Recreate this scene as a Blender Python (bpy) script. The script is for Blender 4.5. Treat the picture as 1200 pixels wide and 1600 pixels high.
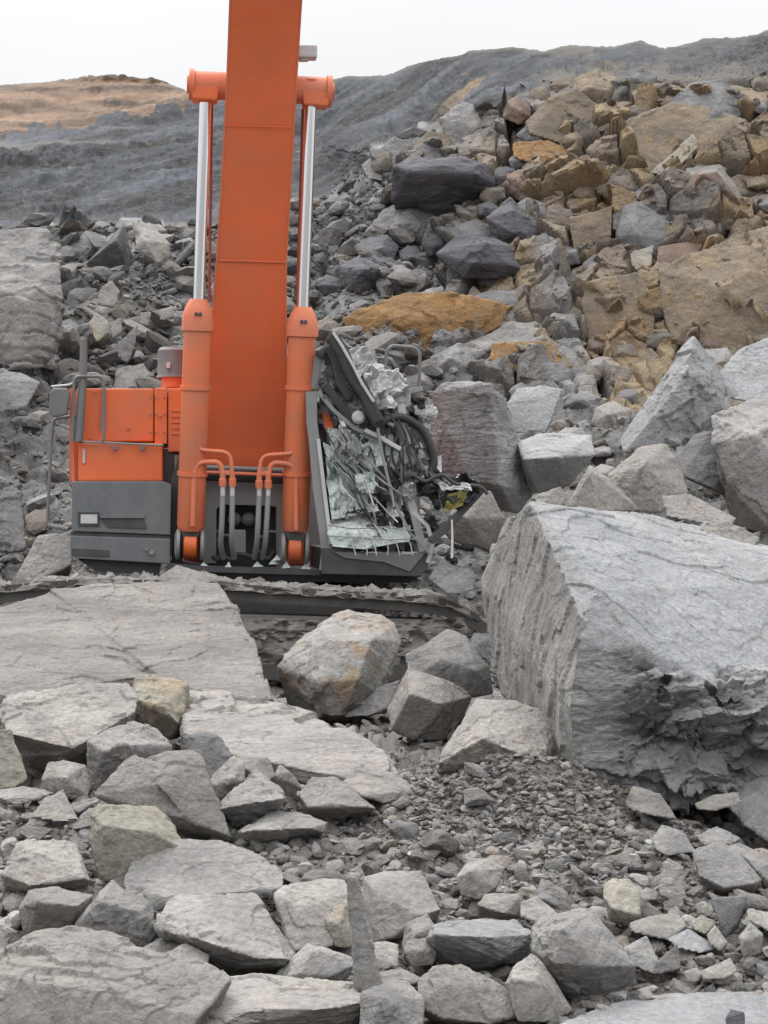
import bpy, bmesh, math, random
import numpy as np
from mathutils import Vector, Matrix

for _o in list(bpy.data.objects):
    bpy.data.objects.remove(_o)
sc = bpy.context.scene
COL = sc.collection
R_ = math.radians

# ------------------------------------------------------------------ camera
F, CZ = 3000.0, 2.2                     # focal length in photo pixels, camera height
cam_d = bpy.data.cameras.new('camera')
cam = bpy.data.objects.new('camera', cam_d)
COL.objects.link(cam)
cam.location = (0, 0, CZ)
cam.rotation_euler = (R_(90), 0, 0)
cam_d.sensor_fit = 'VERTICAL'
cam_d.sensor_height = 36.0
cam_d.lens = 36.0 * F / 1600.0
cam_d.clip_start = 0.1
cam_d.clip_end = 3000
sc.camera = cam

# ------------------------------------------------------------------ overcast sky and weak soft sun
SUN_EL, SUN_AZ = 52.0, -32.0            # azimuth from +Y (into the picture), negative = left
world = bpy.data.worlds.new('World')
sc.world = world
world.use_nodes = True
wn, wl = world.node_tree.nodes, world.node_tree.links
wn.clear()
w_out = wn.new('ShaderNodeOutputWorld')
w_bg = wn.new('ShaderNodeBackground')
w_sky = wn.new('ShaderNodeTexSky')
w_sky.sky_type = 'NISHITA'
w_sky.sun_disc = False
w_sky.sun_elevation = R_(SUN_EL)
w_sky.sun_rotation = R_(SUN_AZ)
w_sky.air_density = 1.0
w_sky.dust_density = 3.0
w_bg.inputs['Strength'].default_value = 0.08
w_tc = wn.new('ShaderNodeTexCoord')
w_sep = wn.new('ShaderNodeSeparateXYZ')
wl.new(w_tc.outputs['Generated'], w_sep.inputs[0])
w_ramp = wn.new('ShaderNodeMapRange')   # cloud layer: brighter towards the zenith
w_ramp.inputs['From Min'].default_value = 0.0
w_ramp.inputs['From Max'].default_value = 1.0
w_ramp.inputs['To Min'].default_value = 6.4
w_ramp.inputs['To Max'].default_value = 30.0
w_pow = wn.new('ShaderNodeMath'); w_pow.operation = 'POWER'; w_pow.use_clamp = True
w_pow.inputs[1].default_value = 2.0
wl.new(w_sep.outputs['Z'], w_pow.inputs[0])
wl.new(w_pow.outputs[0], w_ramp.inputs['Value'])
w_nz = wn.new('ShaderNodeTexNoise')
w_nz.inputs['Scale'].default_value = 2.2
w_nz.inputs['Detail'].default_value = 3
wl.new(w_tc.outputs['Generated'], w_nz.inputs['Vector'])
w_nr = wn.new('ShaderNodeMapRange')
w_nr.inputs['From Min'].default_value = 0.3
w_nr.inputs['From Max'].default_value = 0.7
w_nr.inputs['To Min'].default_value = 0.95
w_nr.inputs['To Max'].default_value = 1.05
wl.new(w_nz.outputs['Fac'], w_nr.inputs['Value'])
w_mul = wn.new('ShaderNodeMath'); w_mul.operation = 'MULTIPLY'
wl.new(w_ramp.outputs[0], w_mul.inputs[0]); wl.new(w_nr.outputs[0], w_mul.inputs[1])
w_cl = wn.new('ShaderNodeVectorMath'); w_cl.operation = 'SCALE'
w_cl.inputs[0].default_value = (0.985, 0.995, 1.01)
wl.new(w_mul.outputs[0], w_cl.inputs['Scale'])
w_mix = wn.new('ShaderNodeMix'); w_mix.data_type = 'RGBA'
w_mix.inputs['Factor'].default_value = 0.97
wl.new(w_sky.outputs[0], w_mix.inputs[6]); wl.new(w_cl.outputs[0], w_mix.inputs[7])
wl.new(w_mix.outputs[2], w_bg.inputs['Color'])
wl.new(w_bg.outputs[0], w_out.inputs[0])

sun_d = bpy.data.lights.new('sun', 'SUN')
sun_d.energy = 1.5
sun_d.angle = R_(16)
sun_d.color = (1.0, 0.97, 0.93)
sun = bpy.data.objects.new('sun', sun_d)
COL.objects.link(sun)
_s = Vector((math.sin(R_(SUN_AZ)) * math.cos(R_(SUN_EL)), math.cos(R_(SUN_AZ)) * math.cos(R_(SUN_EL)), math.sin(R_(SUN_EL))))
sun.rotation_euler = _s.to_track_quat('Z', 'Y').to_euler()
sun.location = (-20, 20, 40)

sc.view_settings.view_transform = 'Standard'
sc.view_settings.look = 'None'
sc.view_settings.exposure = 0.68
sc.view_settings.gamma = 1.0
sc.render.engine = 'CYCLES'
sc.cycles.use_denoising = True
sc.cycles.max_bounces = 5
sc.cycles.diffuse_bounces = 2
sc.cycles.transparent_max_bounces = 8

# ------------------------------------------------------------------ maths helpers
def P(u, v, d):
    """World point seen at photo pixel (u, v) at distance d."""
    return np.array([(u - 600) / F * d, d, CZ - (v - 800) / F * d])

M32 = np.uint32
def hsh(ix, iy, iz, s):
    n = (ix.astype(M32) * M32(374761393) + iy.astype(M32) * M32(668265263) + iz.astype(M32) * M32(2246822519) + M32((s * 3266489917) & 0xffffffff))
    n = (n ^ (n >> M32(15))) * M32(2246822519)
    n = (n ^ (n >> M32(13))) * M32(3266489917)
    return n ^ (n >> M32(16))

def h01(h):
    return (h & M32(0xffffff)).astype(np.float64) / 16777215.0

def vnoise(p, seed=0):
    """value noise in -1..1 at points p (N,3)"""
    f = np.floor(p); t = p - f; i = f.astype(np.int64)
    t = t * t * t * (t * (t * 6 - 15) + 10)
    out = 0
    for dx in (0, 1):
        wx = t[:, 0] if dx else 1 - t[:, 0]
        for dy in (0, 1):
            wy = t[:, 1] if dy else 1 - t[:, 1]
            for dz in (0, 1):
                wz = t[:, 2] if dz else 1 - t[:, 2]
                out = out + wx * wy * wz * h01(hsh(i[:, 0] + dx, i[:, 1] + dy, i[:, 2] + dz, seed))
    return out * 2 - 1

ROT = np.array([[0.0, 0.8, 0.6], [-0.8, 0.36, -0.48], [-0.6, -0.48, 0.64]])
def fbm(p, octv=4, seed=0, gain=0.5):
    a, s, q = 1.0, 0.0, np.asarray(p, float)
    for k in range(octv):
        s = s + a * vnoise(q, seed + k * 17)
        q = q @ ROT.T * 2.03 + 3.7
        a *= gain
    return s

def streaks(p, octv=5, seed=0, gain=0.55):
    a, s, q = 1.0, 0.0, np.asarray(p, float)
    for k in range(octv):
        s = s + a * vnoise(q, seed + k * 17)
        q = q * 1.97 + 5.3; a *= gain
    return s

def vor(p, seed=0):
    """approximate 3-D Voronoi: (f1, f2, id hash, offset from the cell's point)"""
    b = np.floor(p - 0.5).astype(np.int64)
    n = len(p)
    f1 = np.full(n, 9e9); f2 = np.full(n, 9e9); idd = np.zeros(n, M32); off = np.zeros((n, 3))
    for dx in (0, 1):
        for dy in (0, 1):
            for dz in (0, 1):
                ix, iy, iz = b[:, 0] + dx, b[:, 1] + dy, b[:, 2] + dz
                hh = hsh(ix, iy, iz, seed)
                c = np.stack([ix + 0.15 + 0.7 * h01(hh), iy + 0.15 + 0.7 * h01(hsh(ix, iy, iz, seed + 5)), iz + 0.15 + 0.7 * h01(hsh(ix, iy, iz, seed + 9))], 1)
                o = p - c
                dd = np.sqrt((o * o).sum(1))
                near = dd < f1
                f2 = np.where(near, f1, np.minimum(f2, dd))
                f1 = np.where(near, dd, f1)
                idd = np.where(near, hh, idd)
                off[near] = o[near]
    return f1, f2, idd, off

def rnd_from(idd, k):
    z = np.zeros(len(idd), np.int64)
    return h01(hsh(idd.astype(np.int64), z + k, z, 77))

def facets(p, size, seed, tilt=0.9, step=0.5, warp=0.18):
    """fractured relief: every Voronoi cell is a tilted, offset plate. In units of `size`."""
    q = p / size
    q = q + warp * np.stack([fbm(q * 1.7, 2, seed + 31), fbm(q * 1.7 + 9, 2, seed + 32), fbm(q * 1.7 + 19, 2, seed + 33)], 1)
    f1, f2, idd, off = vor(q, seed)
    g = np.stack([rnd_from(idd, 1), rnd_from(idd, 2), rnd_from(idd, 3)], 1) * 2 - 1
    return ((off * g).sum(1) * tilt + (rnd_from(idd, 4) - 0.5) * step), f2 - f1, idd

def mesh_from(name, verts, faces):
    me = bpy.data.meshes.new(name)
    me.from_pydata([tuple(v) for v in verts], [], faces)
    me.update()
    return me

def fast_mesh(name, verts, quads):
    """big mesh from numpy arrays; quads (N,4) or (N,3)"""
    me = bpy.data.meshes.new(name)
    n, k = quads.shape
    me.vertices.add(len(verts)); me.vertices.foreach_set('co', np.ascontiguousarray(verts, np.float32).ravel())
    me.loops.add(n * k); me.loops.foreach_set('vertex_index', np.ascontiguousarray(quads, np.int32).ravel())
    me.polygons.add(n)
    me.polygons.foreach_set('loop_start', np.arange(0, n * k, k, dtype=np.int32))
    me.update(calc_edges=True)
    return me

def smooth(me, on=True):
    me.polygons.foreach_set('use_smooth', np.full(len(me.polygons), on))

def link(name, me, mat=None, parent=None, loc=None):
    o = bpy.data.objects.new(name, me)
    COL.objects.link(o)
    if mat is not None:
        me.materials.append(mat)
    if parent is not None:
        o.parent = parent
    if loc is not None:
        o.location = loc
    return o

def tag(o, label=None, cat=None, group=None, kind=None):
    if label: o['label'] = label
    if cat: o['category'] = cat
    if group: o['group'] = group
    if kind: o['kind'] = kind
    return o

# ------------------------------------------------------------------ materials
class NT:
    def __init__(s, name):
        s.m = bpy.data.materials.new(name); s.m.use_nodes = True
        s.t = s.m.node_tree; s.n = s.t.nodes; s.l = s.t.links
        s.b = s.n['Principled BSDF']
    def node(s, kind, **kw):
        x = s.n.new(kind)
        for k, v in kw.items():
            if hasattr(x, k): setattr(x, k, v)
            else: x.inputs[k].default_value = v
        return x
    def noise(s, vec, scale, detail=6, rough=0.6, dist=0.0):
        x = s.node('ShaderNodeTexNoise'); x.inputs['Scale'].default_value = scale
        x.inputs['Detail'].default_value = detail; x.inputs['Roughness'].default_value = rough; x.inputs['Distortion'].default_value = dist
        s.l.new(vec, x.inputs['Vector']); return x.outputs['Fac']
    def rng(s, val, a, b, c=0.0, d=1.0):
        x = s.node('ShaderNodeMapRange'); s.l.new(val, x.inputs['Value'])
        for k, v in (('From Min', a), ('From Max', b), ('To Min', c), ('To Max', d)): x.inputs[k].default_value = v
        return x.outputs[0]
    def mix(s, fac, a, b, blend='MIX'):
        x = s.node('ShaderNodeMix'); x.data_type = 'RGBA'; x.blend_type = blend
        for sock, val in ((x.inputs[0], fac), (x.inputs[6], a), (x.inputs[7], b)):
            if isinstance(val, (int, float)): sock.default_value = val
            elif isinstance(val, tuple): sock.default_value = (*val, 1.0)
            else: s.l.new(val, sock)
        return x.outputs[2]
    def math(s, op, a, b):
        x = s.node('ShaderNodeMath'); x.operation = op
        for i, val in enumerate((a, b)):
            if isinstance(val, (int, float)): x.inputs[i].default_value = val
            else: s.l.new(val, x.inputs[i])
        return x.outputs[0]
    def coords(s, scale=(1, 1, 1), rot=(0, 0, 0)):
        tc = s.node('ShaderNodeTexCoord'); mp = s.node('ShaderNodeMapping')
        mp.inputs['Scale'].default_value = scale; mp.inputs['Rotation'].default_value = rot
        s.l.new(tc.outputs['Object'], mp.inputs[0]); return mp.outputs[0]
    def bump(s, h, dist, strength=1.0):
        x = s.node('ShaderNodeBump'); x.inputs['Distance'].default_value = dist; x.inputs['Strength'].default_value = strength
        s.l.new(h, x.inputs['Height']); s.l.new(x.outputs[0], s.b.inputs['Normal'])

MATS = {}
def rock_mat(name, A, B, stain=(0.30, 0.24, 0.17), stain_amt=0.35, bed=None, bscale=1.0, attr=False):
    """weathered stone: two tones in patches, grain, stains, pits and fine relief"""
    t = NT(name)
    v = t.coords()
    vb = t.coords(*bed) if bed else v
    info = t.node('ShaderNodeObjectInfo')
    off = t.node('ShaderNodeVectorMath'); off.operation = 'SCALE'; off.inputs[0].default_value = (31.0, 17.0, 23.0)
    t.l.new(info.outputs['Random'], off.inputs['Scale'])
    add = t.node('ShaderNodeVectorMath'); add.operation = 'ADD'; t.l.new(v, add.inputs[0]); t.l.new(off.outputs[0], add.inputs[1]); v = add.outputs[0]
    add2 = t.node('ShaderNodeVectorMath'); add2.operation = 'ADD'; t.l.new(vb, add2.inputs[0]); t.l.new(off.outputs[0], add2.inputs[1]); vb = add2.outputs[0]
    patch = t.rng(t.noise(vb, 1.5 * bscale, 7, 0.62, 0.4), 0.36, 0.64)
    if attr:
        at = t.node('ShaderNodeAttribute'); at.attribute_name = 'stone_colour'
        base = t.mix(t.rng(patch, 0, 1, 0.0, 0.45), at.outputs['Color'], t.mix(1.0, at.outputs['Color'], (0.6, 0.6, 0.62), 'MULTIPLY'))
    else:
        base = t.mix(patch, A, B)
    st = t.rng(t.noise(v, 2.3 * bscale, 5, 0.6, 0.8), 0.54, 0.70, 0.0, stain_amt)
    base = t.mix(st, base, stain)
    grain = t.rng(t.noise(v, 22 * bscale, 8, 0.7), 0.32, 0.68, 0.74, 1.22)
    g2 = t.node('ShaderNodeCombineColor')
    for i in range(3): t.l.new(grain, g2.inputs[i])
    base = t.mix(1.0, base, g2.outputs[0], 'MULTIPLY')
    chips = t.rng(t.noise(v, 9 * bscale, 6, 0.68, 1.2), 0.60, 0.68, 0.0, 0.25)
    base = t.mix(chips, base, tuple(min(0.55, c * 1.35) for c in A))
    if not attr:
        hv = t.node('ShaderNodeHueSaturation'); t.l.new(base, hv.inputs['Color'])
        t.l.new(t.rng(info.outputs['Random'], 0, 1, 0.85, 1.15), hv.inputs['Value'])
        base = hv.outputs[0]
    t.l.new(base, t.b.inputs['Base Color'])
    t.b.inputs['Roughness'].default_value = 0.9
    t.b.inputs['Specular IOR Level'].default_value = 0.25
    h = t.math('ADD', t.math('MULTIPLY', t.noise(vb, 5 * bscale, 12, 0.62, 0.5), 0.7), t.math('MULTIPLY', t.noise(v, 34 * bscale, 5, 0.6), 0.14))
    t.bump(h, 0.16 / bscale, 0.75)
    MATS[name] = t.m
    return t.m

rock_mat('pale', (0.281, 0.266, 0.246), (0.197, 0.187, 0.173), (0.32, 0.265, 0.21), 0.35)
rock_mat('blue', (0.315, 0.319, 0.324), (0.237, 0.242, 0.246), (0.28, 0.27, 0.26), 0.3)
rock_mat('grey', (0.263, 0.254, 0.244), (0.171, 0.165, 0.160), (0.26, 0.225, 0.19), 0.35)
rock_mat('brown', (0.251, 0.236, 0.220), (0.176, 0.164, 0.153), (0.30, 0.245, 0.2), 0.35)
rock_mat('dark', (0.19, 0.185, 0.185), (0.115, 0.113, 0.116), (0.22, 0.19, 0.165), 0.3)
rock_mat('slate', (0.125, 0.12, 0.13), (0.06, 0.06, 0.068), (0.2, 0.17, 0.14), 0.2, bed=((0.5, 0.5, 2.4), (0.2, 0.15, 0)))
rock_mat('yellow', (0.317, 0.290, 0.242), (0.229, 0.214, 0.185), (0.36, 0.275, 0.165), 0.5)
rock_mat('ochre', (0.265, 0.15, 0.062), (0.19, 0.118, 0.06), (0.16, 0.135, 0.11), 0.8, bed=((0.7, 0.7, 1.4), (0, 0.12, 0)))
rock_mat('stained', (0.34, 0.327, 0.31), (0.24, 0.23, 0.215), (0.32, 0.215, 0.125), 0.8)
rock_mat('tan', (0.222, 0.177, 0.129), (0.140, 0.118, 0.096), (0.33, 0.22, 0.11), 0.4)
rock_mat('faceblock', (0.177, 0.155, 0.130), (0.116, 0.105, 0.093), (0.30, 0.21, 0.12), 0.4)
rock_mat('maroon', (0.22, 0.155, 0.125), (0.13, 0.10, 0.09), (0.3, 0.2, 0.13), 0.4)
rock_mat('bedded', (0.273, 0.258, 0.240), (0.177, 0.167, 0.162), (0.34, 0.28, 0.23), 0.35, bed=((0.5, 0.9, 2.6), (0.12, 0.10, 0)))
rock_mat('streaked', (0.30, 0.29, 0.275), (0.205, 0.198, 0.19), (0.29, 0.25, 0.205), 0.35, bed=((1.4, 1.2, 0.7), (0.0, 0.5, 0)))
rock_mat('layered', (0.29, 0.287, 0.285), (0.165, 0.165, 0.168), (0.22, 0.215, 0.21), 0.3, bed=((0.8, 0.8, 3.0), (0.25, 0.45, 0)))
rock_mat('hill', (0.3, 0.3, 0.3), (0.2, 0.2, 0.2), (0.30, 0.24, 0.18), 0.2, attr=True, bscale=1.0)
rock_mat('gravel', (0.34, 0.325, 0.31), (0.2, 0.19, 0.18), (0.27, 0.22, 0.18), 0.3)
rock_mat('rubble', (0.3, 0.3, 0.3), (0.2, 0.2, 0.2), (0.30, 0.25, 0.2), 0.15, attr=True)

# ------------------------------------------------------------------ depth of the ground and the quarry face, per photo column
def sky_v(u):
    return np.interp(u, [-900, -100, 0, 60, 120, 170, 215, 235, 262, 300, 350, 430, 500, 545, 600, 650, 700, 740, 800, 850, 900, 960, 1000, 1040, 1100, 1150, 1200, 1300, 2000],
                        [150, 140, 135, 131, 126, 121, 123, 119, 129, 146, 156, 150, 130, 119, 117, 101, 88, 79, 74, 80, 72, 76, 66, 77, 60, 55, 42, 20, -40])

GV = [520, 900, 1000, 1030, 1052, 1080, 1150, 1250, 1400, 1600, 1900]
GD = [0, 29.6, 28.2, 26.6, 24.0, 20.6, 16.6, 14.3, 12.7, 11.0, 9.1]
COLS = {   # u : (v, d) from the skyline downwards to the talus
    -200: [(120, 86), (215, 66), (228, 61), (338, 52), (352, 43), (500, 38.5), (650, 34.5), (800, 31.3), (900, 29.6)],
    300:  [(130, 82), (215, 68), (338, 54), (352, 44), (500, 38.8), (650, 34.7), (800, 31.3), (900, 29.6)],
    480:  [(110, 78), (215, 66), (300, 54), (330, 45), (500, 38.8), (650, 34.7), (800, 31.3), (900, 29.6)],
    600:  [(100, 72), (190, 60), (230, 45.5), (300, 43), (460, 39.6), (480, 38), (570, 36.5), (650, 34.6), (800, 31.2), (900, 29.6)],
    780:  [(70, 58), (125, 50), (165, 43.4), (300, 41), (450, 38.8), (570, 36.3), (650, 34.4), (800, 31.2), (900, 29.6)],
    1000: [(60, 52), (105, 46.5), (125, 43.3), (270, 40.9), (330, 40.2), (430, 38.6), (545, 37.2), (640, 34.4), (800, 31.2), (900, 29.6)],
    1200: [(30, 51), (95, 46.5), (120, 43.3), (270, 40.9), (350, 39.8), (430, 38.6), (545, 37.2), (640, 34.4), (800, 31.2), (900, 29.6)],
    1400: [(10, 51), (95, 46.5), (120, 43.3), (350, 39.8), (545, 37.2), (640, 34.4), (800, 31.2), (900, 29.6)],
}
CU = sorted(COLS)
def depth_uv(u, v):
    u = np.asarray(u, float); v = np.asarray(v, float)
    res = np.interp(v, GV[1:], GD[1:])
    up = v < 900
    uu = np.clip(u, CU[0], CU[-1])
    acc = np.zeros_like(res)
    tabs = [np.interp(v, [a for a, b in COLS[c]], [b for a, b in COLS[c]]) for c in CU]
    for i in range(len(CU) - 1):
        m = (uu >= CU[i]) & (uu <= CU[i + 1])
        t = (uu - CU[i]) / (CU[i + 1] - CU[i]); t = t * t * (3 - 2 * t)
        acc = np.where(m, tabs[i] * (1 - t) + tabs[i + 1] * t, acc)
    return np.where(up, acc, res)
def dg(v, u=600.0):
    return float(depth_uv(np.array([u]), np.array([v]))[0])

# ------------------------------------------------------------------ ground and quarry face: one continuous relief, cut into two sheets
def sstep(a, b, x):
    t = np.clip((x - a) / (b - a), 0, 1); return t * t * (3 - 2 * t)

V_CUT = 640.0
ucols = np.concatenate([-130 - 6000 * np.linspace(1, 0, 44)[:-1] ** 2.5, np.arange(-130, 1331, 2.6), 1330 + 6000 * np.linspace(0, 1, 44)[1:] ** 2.5])
def sheet(vrows_of_u, nrow):
    """vrows_of_u: (ncol, nrow) photo rows per column -> world points"""
    U = np.repeat(ucols[:, None], nrow, 1); V = vrows_of_u
    D = depth_uv(U.ravel(), V.ravel()).reshape(U.shape)
    return U, V, np.stack([(U - 600) / F * D, D, CZ - (V - 800) / F * D], 2)
def grid_normals(X):
    a = np.gradient(X, axis=0); b = np.gradient(X, axis=1)
    n = np.cross(a, b); n /= np.linalg.norm(n, axis=2, keepdims=True) + 1e-12
    s = np.sign((n * (np.array([0, 0, CZ]) - X)).sum(2, keepdims=True)); s[s == 0] = 1
    return n * s
def grid_quads(nu, nv):
    i = np.arange(nu * nv).reshape(nu, nv)
    return np.stack([i[:-1, :-1], i[1:, :-1], i[1:, 1:], i[:-1, 1:]], 2).reshape(-1, 4)

def ground_disp(X, U, V):
    p = X.reshape(-1, 3)
    f1, e1, _ = facets(p, 0.85, 3); f2, e2, _ = facets(p, 0.28, 4); f3, e3, _ = facets(p, 0.11, 5)
    far = sstep(20, 34, p[:, 1])
    h = -0.05 + (0.06 + 0.08 * far) * fbm(p * 0.8, 4, 1) + (0.05 + 0.06 * far) * f1 + (0.05 + 0.05 * far) * f2 + 0.03 * f3 - 0.02 * (e2 < 0.08)
    return h.reshape(U.shape)

def hill_weights(U, V):
    """share of soft shale slope (1) against broken rock (0); and the brown overburden on top"""
    p = np.stack([U.ravel() / 60, V.ravel() / 60, np.zeros(U.size)], 1)
    w = fbm(p, 4, 8).reshape(U.shape); w2 = fbm(p * 3.1, 3, 9).reshape(U.shape)
    edge = np.interp(U, [-200, 330, 480, 560, 640, 700, 780, 850, 950, 1050, 1200, 1400], [348, 350, 318, 262, 212, 190, 152, 118, 106, 112, 110, 100])
    shale = sstep(4, -4, V - edge + w * 14 + w2 * 10)
    bl = np.interp(U, [-200, 0, 40, 140, 187, 205, 222, 281, 318, 340], [215, 219, 206, 194, 160, 178, 190, 168, 150, 120])
    w3 = fbm(p * 9, 3, 19).reshape(U.shape)
    brown = sstep(3, -3, V - bl + w * 9 + w2 * 6 + w3 * 4) * sstep(345, 310, U)
    return edge, shale, brown, w, w2

# --- the quarry face
nh = 300
t = np.linspace(0, 1, nh)[None, :]
Vh = V_CUT + (sky_v(ucols)[:, None] - V_CUT) * t
U, V, X = sheet(Vh, nh)
N = grid_normals(X)
edge, shale, brown, w, w2 = hill_weights(U, V)
p = X.reshape(-1, 3)
pa = p * np.array([1.0, 0.8, 1.15])
pa = np.stack([p[:, 0] * .95 + p[:, 2] * .25, p[:, 1] * .55, p[:, 2] * 1.1 - p[:, 0] * .22], 1)
fa, ea, ida = facets(pa, 1.75, 21, 0.95, 0.55, 0.07)
fb, eb, idb = facets(pa, 0.72, 22, 1.1, 0.5, 0.06)
fc, ec, idc = facets(pa, 0.30, 23, 1.1, 0.5, 0.08)
fd, ed, idd_ = facets(pa, 0.13, 24, 1.0, 0.6)
cm = sstep(-0.5, 0.3, fbm(p * 0.5, 3, 29))
crack = np.exp(-(ea / 0.05) ** 2) * 0.75 * cm + np.exp(-(eb / 0.06) ** 2) * 0.30 * (1 - 0.5 * cm)
rub = sstep(40, -40, U - np.interp(V, [200, 300, 480, 640], [620, 690, 560, 420])).ravel() if False else (1 - sstep(500, 660, U - (V - 300) * 0.2)).ravel()
rockh = (1 - rub) * (0.62 * fa + 0.30 * fb) + rub * (0.26 * fa + 0.22 * fb) + 0.085 * fc + 0.022 * fd - crack * (1 - 0.6 * rub) + 0.15 * fbm(p * 0.35, 3, 30)
# soft shale: gullies that run down the slope to the left, small ledges
q = np.stack([p[:, 0] * 0.87 + p[:, 2] * 0.5, p[:, 1] * 0.15, p[:, 2] * 0.87 - p[:, 0] * 0.5], 1)
softh = 0.75 * streaks(q * np.array([0.16, 1, 0.8]), 5, 41, 0.5) + 0.14 * fbm(p * 0.9, 6, 42, 0.65) + 0.12 * fb + 0.16 * fc + 0.09 * fd + 0.14 * sstep(0.2, 0.8, fbm(p * 0.5, 3, 43)) * fb
sh = shale.ravel(); ru_ = U.ravel()
rockh = rockh * (0.2 + 0.8 * sstep(0, 34, (V - edge).ravel() - np.where(ru_ > 640, 6, 0)))
H = (rockh * (1 - sh) + softh * sh)
toc = np.array([0, 0, CZ]) - X; toc /= np.linalg.norm(toc, axis=2, keepdims=True)
H = H * np.clip((N * toc).sum(2).ravel() * 2.2, 0.3, 1)
fade = np.clip((1 - t) * 30, 0.35, 1) * np.ones_like(U)
seam = np.clip(t * 12, 0, 1) * np.ones_like(U)
Hg = ground_disp(X, U, V)
H = H.reshape(U.shape) * fade * seam + Hg * (1 - seam)
Xh = X + N * H[:, :, None]
# colours of the strata (albedo)
def mixc(a, b, m): return a * (1 - m[:, None]) + np.asarray(b)[None, :] * m[:, None]
ru = U.ravel(); rv = V.ravel()
C = np.tile(np.array([0.135, 0.135, 0.134]), (len(p), 1))
C *= (0.75 + 0.5 * rnd_from(idb, 7))[:, None]
right = sstep(640, 800, ru - np.abs(rv - 300) * 0.1 + 30 * w.ravel())
r1 = rnd_from(ida, 8) * 0.5 + rnd_from(idb, 9) * 0.5
pal = np.array([[0.22, 0.19, 0.155], [0.30, 0.235, 0.165], [0.36, 0.27, 0.165], [0.27, 0.215, 0.16], [0.38, 0.28, 0.165], [0.33, 0.28, 0.22], [0.24, 0.215, 0.19]])
pal = pal * 0.66 * np.array([0.97, 1.0, 1.06]) 
cc = pal[np.minimum((r1 * len(pal)).astype(int), len(pal) - 1)] * (0.85 + 0.3 * rnd_from(idc, 5))[:, None]
stainz = sstep(0.1, 0.5, fbm(p * np.array([0.45, 0.3, 0.7]), 5, 57, 0.6))
cc = mixc(cc, (0.25, 0.16, 0.075), stainz * 0.55)
greyz = sstep(0.15, 0.45, fbm(p * np.array([0.35, 0.25, 0.5]) + 40, 5, 58, 0.6) + 0.25 * (rnd_from(idb, 6) - .5))
cc = mixc(cc, (0.105, 0.105, 0.108), greyz * 0.8)
soil = sstep(60, 10, rv - edge.ravel() + 25 * w2.ravel()) * 0.75
cc = mixc(cc, (0.085, 0.082, 0.082), soil)
C = C * (1 - right[:, None]) + cc * right[:, None]
gv = np.exp(-((ru - (870 + (rv - 450) * 0.18)) / 32) ** 2) * sstep(330, 420, rv)                       # grey gully between the two faces
C = mixc(C, (0.21, 0.205, 0.20), np.clip(gv * 1.1, 0, 1))
pale_top = sstep(0.55, 0.8, w2.ravel() + w.ravel() * 0.5) * (1 - right) * 0.5
C = mixc(C, (0.30, 0.30, 0.295), pale_top)
shc = np.tile(np.array([0.044, 0.048, 0.056]), (len(p), 1)) * (1 + 0.75 * streaks(q * np.array([0.25, 1, 1.6]), 5, 51))[:, None]
warm = sstep(560, 900, ru) * np.clip(0.35 + 0.9 * w.ravel(), 0, 1) * 0.6
shc = mixc(shc, (0.095, 0.086, 0.076), sstep(.2, .5, warm) * .8)
ochre_p = sstep(0.42, 0.5, fbm(p * np.array([0.5, 0.3, 1.1]), 4, 55)) * sstep(620, 760, ru) * sstep(1000, 900, ru) * sstep(85, 100, rv)
shc = mixc(shc, (0.25, 0.175, 0.10), ochre_p * 0.8)
bench = np.exp(-((rv - 226 + 3 * w.ravel()) / 5) ** 2) * sstep(250, 120, ru)
shc = mixc(shc, (0.15, 0.147, 0.14), bench * 0.8)
pur = sstep(960, 1060, ru)
shc = mixc(shc, (0.075, 0.073, 0.078), pur * 0.8)
lip = sstep(34, 6, rv - edge.ravel()) * sstep(640, 740, ru)
C = mixc(C, (0.095, 0.086, 0.076), lip * .85)
C = C * (1 - sh[:, None]) + shc * sh[:, None]
brc = np.array([0.15, 0.10, 0.068])[None, :] * (1 + 0.75 * fbm(p * np.array([0.3, 0.3, 1.1]), 6, 61, 0.65))[:, None]
C = C * (1 - brown.ravel()[:, None]) + brc * brown.ravel()[:, None]
top_dark = sstep(7, 0, rv - sky_v(ru)) * 0.6
C = mixc(C, (0.15, 0.145, 0.125), top_dark)
C = np.clip(C, 0.03, 0.6)
# plateau behind the skyline
ext = []
for dy, dz in ((2.5, -0.25), (9, -0.8), (40, -2), (900, -6)):
    e = Xh[:, -1, :].copy(); e[:, 1] += dy; e[:, 2] += dz; e[:, 0] *= (1 + dy / 80.0); ext.append(e[:, None, :])
Xe = np.concatenate([Xh] + ext, 1)
Ce = np.concatenate([C.reshape(Xh.shape)] + [C.reshape(Xh.shape)[:, -1:, :]] * 4, 1)
def colour_attr(me, C):
    a = me.color_attributes.new('stone_colour', 'FLOAT_COLOR', 'POINT')
    a.data.foreach_set('color', np.concatenate([C, np.ones((len(C), 1))], 1).astype(np.float32).ravel())
me = fast_mesh('hillside', Xe.reshape(-1, 3), grid_quads(*Xe.shape[:2]))
smooth(me, True); colour_attr(me, Ce.reshape(-1, 3))
_sh = np.concatenate([shale] + [shale[:, -1:]] * 4, 1); _q = grid_quads(*Xe.shape[:2])
me.polygons.foreach_set('use_smooth', _sh.ravel()[_q[:, 0]] > 0.5)          # broken rock keeps its hard facets
tag(link('hillside', me, MATS['hill']), kind='structure')

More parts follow.
